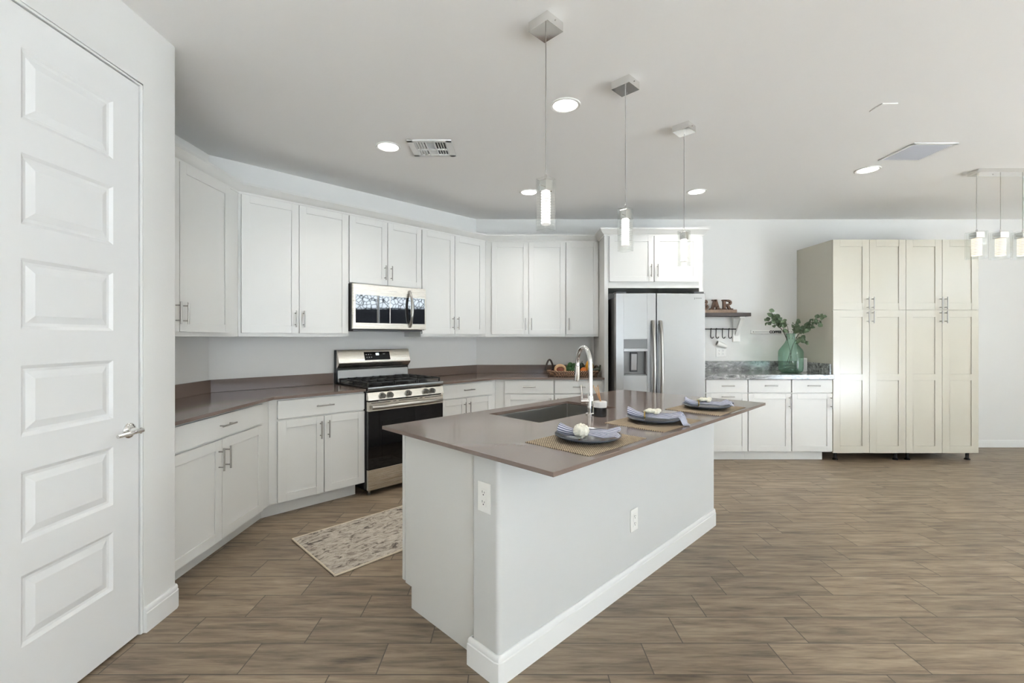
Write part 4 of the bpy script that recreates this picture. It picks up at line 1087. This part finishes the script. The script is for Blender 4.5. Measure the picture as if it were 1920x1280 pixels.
# supply vent
t = thing('supply_vent', 'white ceiling supply vent with angled slats', 'vent', 'W', (-0.59, 3.425, CEIL))
vx0, vx1, vy0, vy1 = -0.750, -0.427, 3.281, 3.570
z0, z1 = CEIL - 0.012, CEIL - 0.0005
fr = MB()
xs = [vx0 + 0.045, vx0 + 0.125, vx1 - 0.125, vx1 - 0.045]; ym = (vy0 + vy1) / 2
fr.box(vx0, vx1, vy0, vy0 + 0.03, z0, z1).box(vx0, vx1, vy1 - 0.03, vy1, z0, z1).box(vx0, xs[0], vy0, vy1, z0, z1).box(xs[3], vx1, vy0, vy1, z0, z1)
fr.box(xs[1], xs[1] + 0.012, vy0, vy1, z0, z1).box(xs[2] - 0.012, xs[2], vy0, vy1, z0, z1).box(xs[0], xs[3], ym + 0.012, ym + 0.026, z0, z1)
part('vent_frame', fr, 'trim', t, bevel=0.002)
part('duct_shadow', MB().box(vx0 + 0.02, vx1 - 0.02, vy0 + 0.02, vy1 - 0.02, CEIL - 0.0018, CEIL - 0.0004), 'ventgap', t)
def slat(x0, x1, y0, y1, tilt, ax_):
    mb = MB()
    if ax_ == 'y': mb.prism_y([(x0, CEIL - 0.003), (x0 + 0.002, CEIL - 0.003), (x0 + 0.002 + tilt, z0), (x0 + tilt, z0)], y0, y1)
    else: mb.prism_x([(y0, CEIL - 0.003), (y0 + 0.002, CEIL - 0.003), (y0 + 0.002 + tilt, z0), (y0 + tilt, z0)], x0, x1)
    part('slat', mb, 'trim', t)
for k in range(4):
    for (a, b, s) in ((xs[0], xs[1], -1), (xs[2], xs[3], 1)):
        x = a + (b - a) * (k + 0.6) / 4.2
        slat(x, x, vy0 + 0.03, ym + 0.012, 0.010 * s, 'y'); slat(x, x, ym + 0.026, vy1 - 0.03, 0.010 * s, 'y')
for k in range(7):
    y = vy0 + 0.035 + k * 0.0175
    slat(xs[1] + 0.012, xs[2] - 0.012, y, y, -0.005, 'x')
part('damper_plate', MB().box(xs[1] + 0.012, xs[2] - 0.012, ym + 0.026, vy1 - 0.03, z0 + 0.003, z1 - 0.002), 'trim', t)
# return grille
t = thing('return_air_grille', 'square grey return air grille on the ceiling at the right', 'vent', 'W', (3.12, 3.5, CEIL))
gx0, gx1, gy0, gy1 = 2.962, 3.290, 3.336, 3.668
fr = MB().box(gx0, gx1, gy0, gy0 + 0.022, z0 + 0.004, z1).box(gx0, gx1, gy1 - 0.022, gy1, z0 + 0.004, z1).box(gx0, gx0 + 0.022, gy0, gy1, z0 + 0.004, z1).box(gx1 - 0.022, gx1, gy0, gy1, z0 + 0.004, z1)
part('vent_frame', fr, 'trim', t, bevel=0.002)
lv = MB()
n = 22
for k in range(n):
    y = gy0 + 0.024 + (gy1 - gy0 - 0.048) * k / n
    lv.prism_x([(y, CEIL - 0.002), (y + 0.0016, CEIL - 0.002), (y + 0.0106, CEIL - 0.009), (y + 0.009, CEIL - 0.009)], gx0 + 0.02, gx1 - 0.02)
part('louvres', lv, 'grille', t)
part('duct_shadow', MB().box(gx0 + 0.02, gx1 - 0.02, gy0 + 0.02, gy1 - 0.02, CEIL - 0.0016, CEIL - 0.0004), 'ventgap', t)
single('ceiling_cover_plate', MB().box(2.266, 2.362, 2.772, 2.874, CEIL - 0.006, CEIL - 0.0004), 'ceil', 'small white cover plate on the ceiling right of the pendants', 'cover plate', 'W', (2.31, 2.82, CEIL), bevel=0.001)

# ---------------------------------------------------------------- bar wall
t = thing('wall_shelf', 'dark wood wall shelf on white wood brackets beside the refrigerator', 'shelf', 'B', (2.45, -0.1, 1.57))
part('board', MB().box(2.090, 2.812, -0.195, -0.002, 1.575, 1.616), 'darkwood', t, bevel=0.002, label='dark stained board')
def bracket(x):
    mb = MB().box(x, x + 0.085, -0.024, -0.001, 1.275, 1.574).box(x + 0.012, x + 0.073, -0.16, -0.024, 1.552, 1.574)
    mb.prism_x([(-0.024, 1.345), (-0.024, 1.385), (-0.135, 1.552), (-0.165, 1.552)], x + 0.020, x + 0.065)
    return part('bracket', mb, 'plastic', t, bevel=0.002, label='white wooden bracket')
bracket(2.685); bracket(2.130)
t = thing('hook_rail', 'black iron hook rail under the dark wood shelf', 'hook rail', 'B', (2.45, -0.03, 1.43))
rb = MB().cyl((2.14, -0.040, 1.428), (2.765, -0.040, 1.428), 0.0062, 10)
for x in (2.205, 2.735):
    rb.lathe([(0, -0.0255), (0.016, -0.0255), (0.014, -0.031), (0.006, -0.034), (0, -0.034)], (x, 0, 1.428), 16, 'y')
    rb.lathe([(0, -0.030), (0.010, -0.032), (0.011, -0.040), (0.010, -0.048), (0, -0.050)], (x, 0, 1.428), 16, 'y')
part('rail', rb, 'black', t)
for x in (2.215, 2.305, 2.412, 2.475, 2.552, 2.628):
    pth = [(x, -0.046, 1.430), (x, -0.042, 1.436), (x, -0.034, 1.432), (x - 0.001, -0.034, 1.40), (x - 0.004, -0.036, 1.345), (x - 0.002, -0.040, 1.325), (x + 0.008, -0.046, 1.317), (x + 0.017, -0.052, 1.322), (x + 0.022, -0.054, 1.336)]
    part('hook', MB().tube(pth, 0.0056, 8), 'black', t)
t = thing('bar_sign', 'brown wooden BAR letters on a weathered plank base standing on the shelf', 'sign', 'B', (2.4, -0.13, 1.616))
part('base', MB().box(2.17, 2.662, -0.165, -0.075, 1.6163, 1.654), 'basewood', t, bevel=0.002)
Z0, LH = 1.6543, 0.120
def letter(name_x, polys):
    mb = MB()
    for pl in polys: mb.prism_y([(name_x + x, Z0 + z * LH) for x, z in pl], -0.136, -0.100)
    part('letter', mb, 'signwood', t, bevel=0.0012)
def rect(x0, x1, z0, z1): return [(x0, z0), (x1, z0), (x1, z1), (x0, z1)]
def bowl(x, zc, rx, rz, th, right=True):      # half ring made of short blocks
    out = []; n = 10
    for k in range(n):
        a0, a1 = -math.pi / 2 + math.pi * k / n, -math.pi / 2 + math.pi * (k + 1) / n
        c = lambda a, f: (x + (rx - f) * math.cos(a), zc + (rz - f / LH) * math.sin(a))
        out.append([c(a0, 0), c(a1, 0), c(a1, th), c(a0, th)])
    return out
TH = 0.026
B_ = [rect(0.008, 0.034, 0, 1), rect(0, 0.05, 0, 0.14), rect(0, 0.05, 0.86, 1), rect(0.03, 0.062, 0, 0.17), rect(0.03, 0.06, 0.83, 1), rect(0.03, 0.06, 0.44, 0.60)] + bowl(0.055, 0.285, 0.050, 0.285, 0.024) + bowl(0.052, 0.75, 0.044, 0.25, 0.023)
A_ = [[(0.012, 0.0), (0.040, 0.0), (0.074, 1.0), (0.046, 1.0)], [(0.084, 0.0), (0.116, 0.0), (0.078, 1.0), (0.044, 1.0)], rect(0.030, 0.095, 0.24, 0.40), rect(0, 0.050, 0, 0.13), rect(0.072, 0.126, 0, 0.13), rect(0.026, 0.075, 0.88, 1.0)]
R_ = [rect(0.010, 0.040, 0, 1), rect(0, 0.054, 0, 0.13), rect(0, 0.054, 0.87, 1), rect(0.03, 0.068, 0.83, 1), rect(0.03, 0.07, 0.40, 0.57), [(0.050, 0.45), (0.078, 0.45), (0.112, 0.0), (0.078, 0.0)], rect(0.080, 0.126, 0, 0.13)] + bowl(0.062, 0.70, 0.050, 0.30, 0.024)
letter(2.238, B_); letter(2.362, A_); letter(2.506, R_)

def text_mesh(txt, size, depth):
    cu = bpy.data.curves.new('lettering', 'FONT'); cu.body = txt; cu.size = size; cu.extrude = depth; cu.align_x = 'LEFT'; cu.offset = size * 0.06
    o = bpy.data.objects.new('lettering', cu); COL.objects.link(o)
    bpy.context.view_layer.update()
    dg = bpy.context.evaluated_depsgraph_get()
    me = bpy.data.meshes.new_from_object(o.evaluated_get(dg))
    bpy.data.objects.remove(o); bpy.data.curves.remove(cu)
    return me
t = thing('coffee_sign', 'narrow white COFFEE sign on the wall behind the eucalyptus', 'sign', 'B', (3.15, 0, 1.39))
part('board', MB().box(2.908, 3.420, -0.010, -0.001, 1.372, 1.416), 'plastic', t, bevel=0.001)
part('line', MB().box(2.955, 3.125, -0.0114, -0.010, 1.3935, 1.3965).box(3.278, 3.380, -0.0114, -0.010, 1.3935, 1.3965).cyl((2.936, -0.0114, 1.395), (2.936, -0.0098, 1.395), 0.005, 10).cyl((3.400, -0.0114, 1.395), (3.400, -0.0098, 1.395), 0.005, 10), 'ink', t)
me = text_mesh('COFFEE', 0.040, 0.0008)
lo = bpy.data.objects.new('lettering', me); COL.objects.link(lo); me.materials.clear(); me.materials.append(M['ink'])
xs_ = [v.co.x for v in me.vertices]; sc = 0.146 / (max(xs_) - min(xs_))
lo.parent = t.e; lo.rotation_euler = (math.pi / 2, 0, 0); lo.scale = (sc, 1, 1)
lo.location = (3.129 - 3.15 - min(xs_) * sc, -0.0112, 1.3805 - 1.39)
outlet('B', 2.548, 0, 1.150, 'white double outlet plate on the wall above the granite splash', 'y-', gangs=2)
t = thing('plug_in_device', 'small white plug-in cylinder on the wall under the black hooks', 'plug-in', 'B', (2.55, 0, 1.235), rot=0)
part('shell', MB().tube([(-0.062, -0.030, 0.025), (-0.030, -0.030, 0.012), (0.030, -0.030, -0.012), (0.050, -0.030, -0.020)], [0.034, 0.033, 0.029, 0.020], 24), 'plastic', t, angle=50)
part('opening', MB().tube([(-0.0630, -0.030, 0.0254), (-0.0615, -0.030, 0.0248)], [0.026, 0.026], 20), 'dispenser', t, label='grey opening')
part('plug', MB().box(-0.012, 0.012, -0.012, -0.0008, -0.03, 0.03), 'plastic', t)

# vase with eucalyptus
VX, VY, VZ = 3.163, 5.135, 0.9305
t = thing('glass_vase', 'large green glass demijohn vase on the grey granite counter', 'vase', 'W', (VX, VY, VZ), rot=0)
outer = [(0, 0.004), (0.090, 0.0005), (0.116, 0.006), (0.136, 0.026), (0.1415, 0.055), (0.1425, 0.225), (0.140, 0.243), (0.130, 0.262), (0.104, 0.292), (0.076, 0.326), (0.058, 0.355), (0.049, 0.385), (0.047, 0.415), (0.052, 0.432), (0.054, 0.440), (0.050, 0.443)]
outer = [(r * 0.87, z) for r, z in outer]
part('glass_body', MB().lathe(outer, (0, 0, 0), 56), 'greenglass', t, angle=60)
# the lathe closes at the rim: open it
gb = t.e.children[0].data
bm = bmesh.new(); bm.from_mesh(gb)
top = [f for f in bm.faces if len(f.verts) > 10 and f.calc_center_median().z > 0.4]
bmesh.ops.delete(bm, geom=top, context='FACES'); bm.to_mesh(gb); bm.free()
t = thing('eucalyptus_stems', 'green eucalyptus branches arranged in the green glass vase', 'plant', 'W', (VX, VY, VZ), rot=0)
rnd = random.Random(3)
def bez(p, q, r, s, n):
    p, q, r, s = map(Vector, (p, q, r, s)); out = []
    for i in range(n + 1):
        u = i / n; out.append((1-u)**3 * p + 3*(1-u)**2*u * q + 3*(1-u)*u*u * r + u**3 * s)
    return out
leafmeshes = []
def leaf_mesh(w, l, cup):
    def fn(u, v):
        a = math.pi * u; ww = w * math.sin(a) ** 0.75
        y = (2 * v - 1) * ww
        return (l * u, y, cup * (y / w) ** 2 * w + 0.12 * l * math.sin(a))
    me = MB().grid(fn, 8, 4).mesh('leaf', angle=180); me.materials.append(M['leaf']); return me
for w_, l_, c_ in ((0.017, 0.042, 0.4), (0.022, 0.046, 0.25), (0.013, 0.040, 0.5), (0.020, 0.036, -0.2)): leafmeshes.append(leaf_mesh(w_, l_, c_))
stems = [ # control points relative to vase base
    [(0.020, -0.01, 0.10), (-0.035, 0.0, 0.30), (-0.02, 0.0, 0.50), (-0.235, -0.02, 0.68)],
    [(0.025, 0.01, 0.12), (-0.03, 0.01, 0.30), (0.00, 0.0, 0.50), (-0.255, 0.03, 0.585)],
    [(-0.020, 0.0, 0.10), (0.030, 0.0, 0.28), (-0.02, -0.02, 0.46), (0.240, -0.185, 0.640)],
    [(-0.025, 0.02, 0.12), (0.030, 0.02, 0.30), (0.02, -0.05, 0.52), (0.215, -0.200, 0.560)],
    [(0.0, -0.01, 0.12), (0.03, 0.0, 0.30), (0.0, -0.03, 0.47), (0.165, -0.06, 0.340)],
    [(0.0, 0.02, 0.12), (-0.02, 0.0, 0.30), (-0.02, -0.04, 0.47), (-0.10, -0.05, 0.585)],
    [(0.0, 0.0, 0.12), (0.02, 0.0, 0.30), (0.02, 0.0, 0.47), (0.055, -0.02, 0.585)],
    [(0.0, 0.01, 0.14), (-0.02, 0.0, 0.32), (-0.03, 0.02, 0.45), (-0.215, -0.02, 0.615)]]
leaves_total = 0
for si, cp in enumerate(stems):
    pts = bez(*cp, 22)
    if si in (0, 1, 4, 6, 7, 3, 5):
        pts2 = pts if si in (0, 3) else [p for p in pts if p.z > 0.36]
    else: pts2 = pts
    st = part('stem', MB().tube(pts2, [0.0030 - 0.0018 * k / len(pts2) for k in range(len(pts2))], 6), 'stem', t)
    nl = (36, 32, 34, 28, 12, 26, 24, 30)[si]
    for k in range(nl):
        u = 0.46 + 0.54 * (k + 0.5) / nl
        if si in (2, 3) : u = 0.52 + 0.48 * (k + 0.5) / nl
        idx = min(21, int(u * 22)); fr_ = u * 22 - idx
        p = pts[idx].lerp(pts[idx + 1], fr_); tg = (pts[idx + 1] - pts[idx]).normalized()
        if (p.z < 0.44 and si != 4) or (p.x < -0.05 and p.z < 0.525): continue
        side = tg.orthogonal().normalized(); side = Matrix.Rotation(rnd.uniform(0, 6.28), 3, tg) @ side
        dirn = (tg * rnd.uniform(0.2, 0.8) + side).normalized()
        nz = dirn.cross(Vector((rnd.uniform(-1, 1), -1.2, rnd.uniform(-0.4, 1)))).normalized()
        yv = nz; zv = dirn.cross(yv)
        o = bpy.data.objects.new('leaf', leafmeshes[rnd.randrange(4)]); COL.objects.link(o)
        sc_ = rnd.uniform(0.95, 1.45)
        if p.y + VY + 0.06 > YB - 0.03 or (VX + p.x + dirn.x * 0.06 > 3.455 and VY + p.y > 4.80): continue
        m4 = Matrix((dirn, yv, zv)).transposed().to_4x4(); m4.translation = p
        o.parent = t.e; o.matrix_local = m4 @ Matrix.Scale(sc_, 4)
        leaves_total += 1
t = thing('white_device', 'small white upright box behind the green vase', 'device', 'W', (3.395, 5.285, VZ), rot=0)
part('case', MB().box(-0.040, 0.042, -0.02, 0.02, 0.0003, 0.158), 'plastic', t, bevel=0.008, seg=3)
part('front_panel', MB().box(-0.030, 0.026, -0.0212, -0.0200, 0.012, 0.142), 'lidw', t)

# ---------------------------------------------------------------- wicker tray with produce
TX, TY, TZ = 0.700, 5.095, CZ1 + 0.0005
t = thing('wicker_tray', 'brown oval wicker tray with loop handles on the dark back counter', 'tray', 'W', (TX, TY, TZ), rot=0)
tr = MB()
def oval(rx, ry, z, n=56): return [(rx * math.copysign(abs(math.cos(2*math.pi*k/n)) ** 0.75, math.cos(2*math.pi*k/n)), ry * math.copysign(abs(math.sin(2*math.pi*k/n)) ** 0.75, math.sin(2*math.pi*k/n)), z) for k in range(n)]
for i in range(4):
    tr.tube(oval(0.264 + 0.007 * i, 0.127 + 0.006 * i, 0.010 + 0.0155 * i), 0.0098, 8, True)
tr.add([(x, y, 0.004) for x, y, z in oval(0.26, 0.123, 0)] + [(x, y, 0.012) for x, y, z in oval(0.26, 0.123, 0)], [tuple(range(56))[::-1], tuple(range(56, 112))] + [(k, (k+1) % 56, 56 + (k+1) % 56, 56 + k) for k in range(56)])
part('tray_rim', tr, 'wicker', t)
for s in (-1, 1):
    hp = [(s * 0.285, -0.055 + 0.110 * k / 12, 0.070 + 0.085 * math.sin(math.pi * k / 12) ** 0.8) for k in range(13)]
    hp = [(s * (0.262 + 0.0) + (-0.055 + 0.110 * k / 12) * 0.9 * (1 if s < 0 else 0.4), 0.03 * math.cos(math.pi * k / 12) * s, 0.066 + (0.115 if s < 0 else 0.045) * math.sin(math.pi * k / 12) ** 0.8) for k in range(13)]
    part('handle', MB().tube(hp, 0.0105, 10), 'darkwood', t, label='dark wrapped loop handle')
pz = TZ + 0.0125
def produce(name, label, cat, mb, mat, x, y, extra=()):
    tt = thing(name, label, cat, 'W', (TX + x, TY + y, pz), 'produce in the wicker tray', rot=0); tt.e.scale = (1.18, 1.18, 1.3)
    part('flesh' if name == 'melon_half' else 'body', mb, mat, tt)
    for n_, m_, q_, l_ in extra: part(n_, m_, q_, tt, label=l_)
bumpy = lambda d: 1 + 0.10 * math.sin(11 * d.x + 2) * math.sin(12 * d.y + 1) * math.sin(10 * d.z)
ring_ = [(0.050 * math.cos(2*math.pi*k/28), -0.012, 0.046 + 0.033 * math.sin(2*math.pi*k/28)) for k in range(28)]
tt = thing('papaya_half', 'halved tan-skinned fruit with a dark orange hollow, at the left in the tray', 'fruit', 'W', (TX - 0.148, TY - 0.035, pz), 'produce in the wicker tray', rot=0); tt.e.scale = (1.1, 1.1, 1.35)
part('rind', MB().tube(ring_, 0.0125, 10, True).ball((0, 0.012, 0.046), (0.054, 0.028, 0.036), 20, 12), 'papaya', tt)
part('hollow', MB().ball((0, -0.010, 0.046), (0.040, 0.011, 0.022), 18, 10), 'flesh', tt, label='dark orange hollow')
br = MB(); rnd = random.Random(5)
for k in range(22):
    br.ball((rnd.uniform(-0.048, 0.048), rnd.uniform(-0.03, 0.03), 0.055 + rnd.uniform(-0.02, 0.030)), 0.019 + rnd.uniform(0, 0.007), 10, 7, bumpy)
produce('broccoli', 'green broccoli crown in the middle of the wicker tray', 'vegetable', br, 'green', 0.000, 0.0, (('stalk', MB().tube([(0, 0, 0.001), (0, 0, 0.05)], [0.016, 0.02], 12), 'avocado', 'dark green stalk'),))
produce('avocado', 'dark green avocado standing behind the faucet arc in the tray', 'fruit', MB().ball((0, 0, 0.056), (0.031, 0.030, 0.055), 20, 14, lambda d: 1 - 0.14 * d.z), 'avocado', 0.104, 0.035, (('stem_stub', MB().cyl((0, 0, 0.100), (0.004, 0, 0.116), 0.003, 8), 'stem', 'brown stem stub'),))
produce('orange', 'small orange at the front of the wicker tray', 'fruit', MB().ball((0, 0, 0.034), 0.034, 20, 14), 'orange', 0.110, -0.064)
produce('bell_pepper', 'yellow bell pepper standing at the back right of the tray', 'vegetable', MB().ball((0, 0, 0.062), (0.040, 0.038, 0.062), 24, 14, lambda d: 1 + 0.07 * math.cos(3 * math.atan2(d.y, d.x)) * (1 - abs(d.z))), 'yellow', 0.192, 0.056, (('stem_stub', MB().tube([(0, 0, 0.118), (0.004, 0, 0.130), (0.010, 0, 0.136)], [0.006, 0.005, 0.006], 8), 'green', 'green stem'),))
produce('plum', 'dark purple plum at the left end of the tray behind the halved fruit', 'fruit', MB().ball((0, 0, 0.030), (0.034, 0.032, 0.030), 18, 12), 'purple', -0.200, 0.066)
produce('zucchini', 'dark green zucchini lying at the right end of the wicker tray', 'vegetable', MB().tube([(-0.055, 0.02, 0.030), (-0.045, 0.018, 0.032), (0.0, 0.0, 0.036), (0.045, -0.018, 0.052), (0.052, -0.02, 0.075), (0.054, -0.02, 0.088)], [0.008, 0.020, 0.024, 0.018, 0.008, 0.007], 14), 'avocado', 0.228, -0.052)

# ---------------------------------------------------------------- rug
RA0, RA1, RB0, RB1 = 1.100, 2.650, 2.478, 3.125
t = thing('runner_rug', 'distressed beige and grey rug on the floor between the island and the range', 'rug', 'I', ((RA0 + RA1) / 2, (RB0 + RB1) / 2, 0))
part('pile', MB().box(RA0 + 0.006, RA1 - 0.006, RB0 + 0.006, RB1 - 0.006, 0.0005, 0.009), 'rug', t)
bd = [(RA0, RB0), (RA1, RB0), (RA1, RB1), (RA0, RB1)]
eb = MB()
for k in range(4):
    (xa, ya), (xb, yb) = bd[k], bd[(k + 1) % 4]
    eb.tube([(xa, ya, 0.0062), (xb, yb, 0.0062)], 0.0056, 8)
part('binding', eb, 'rugedge', t, label='cream bound edge')
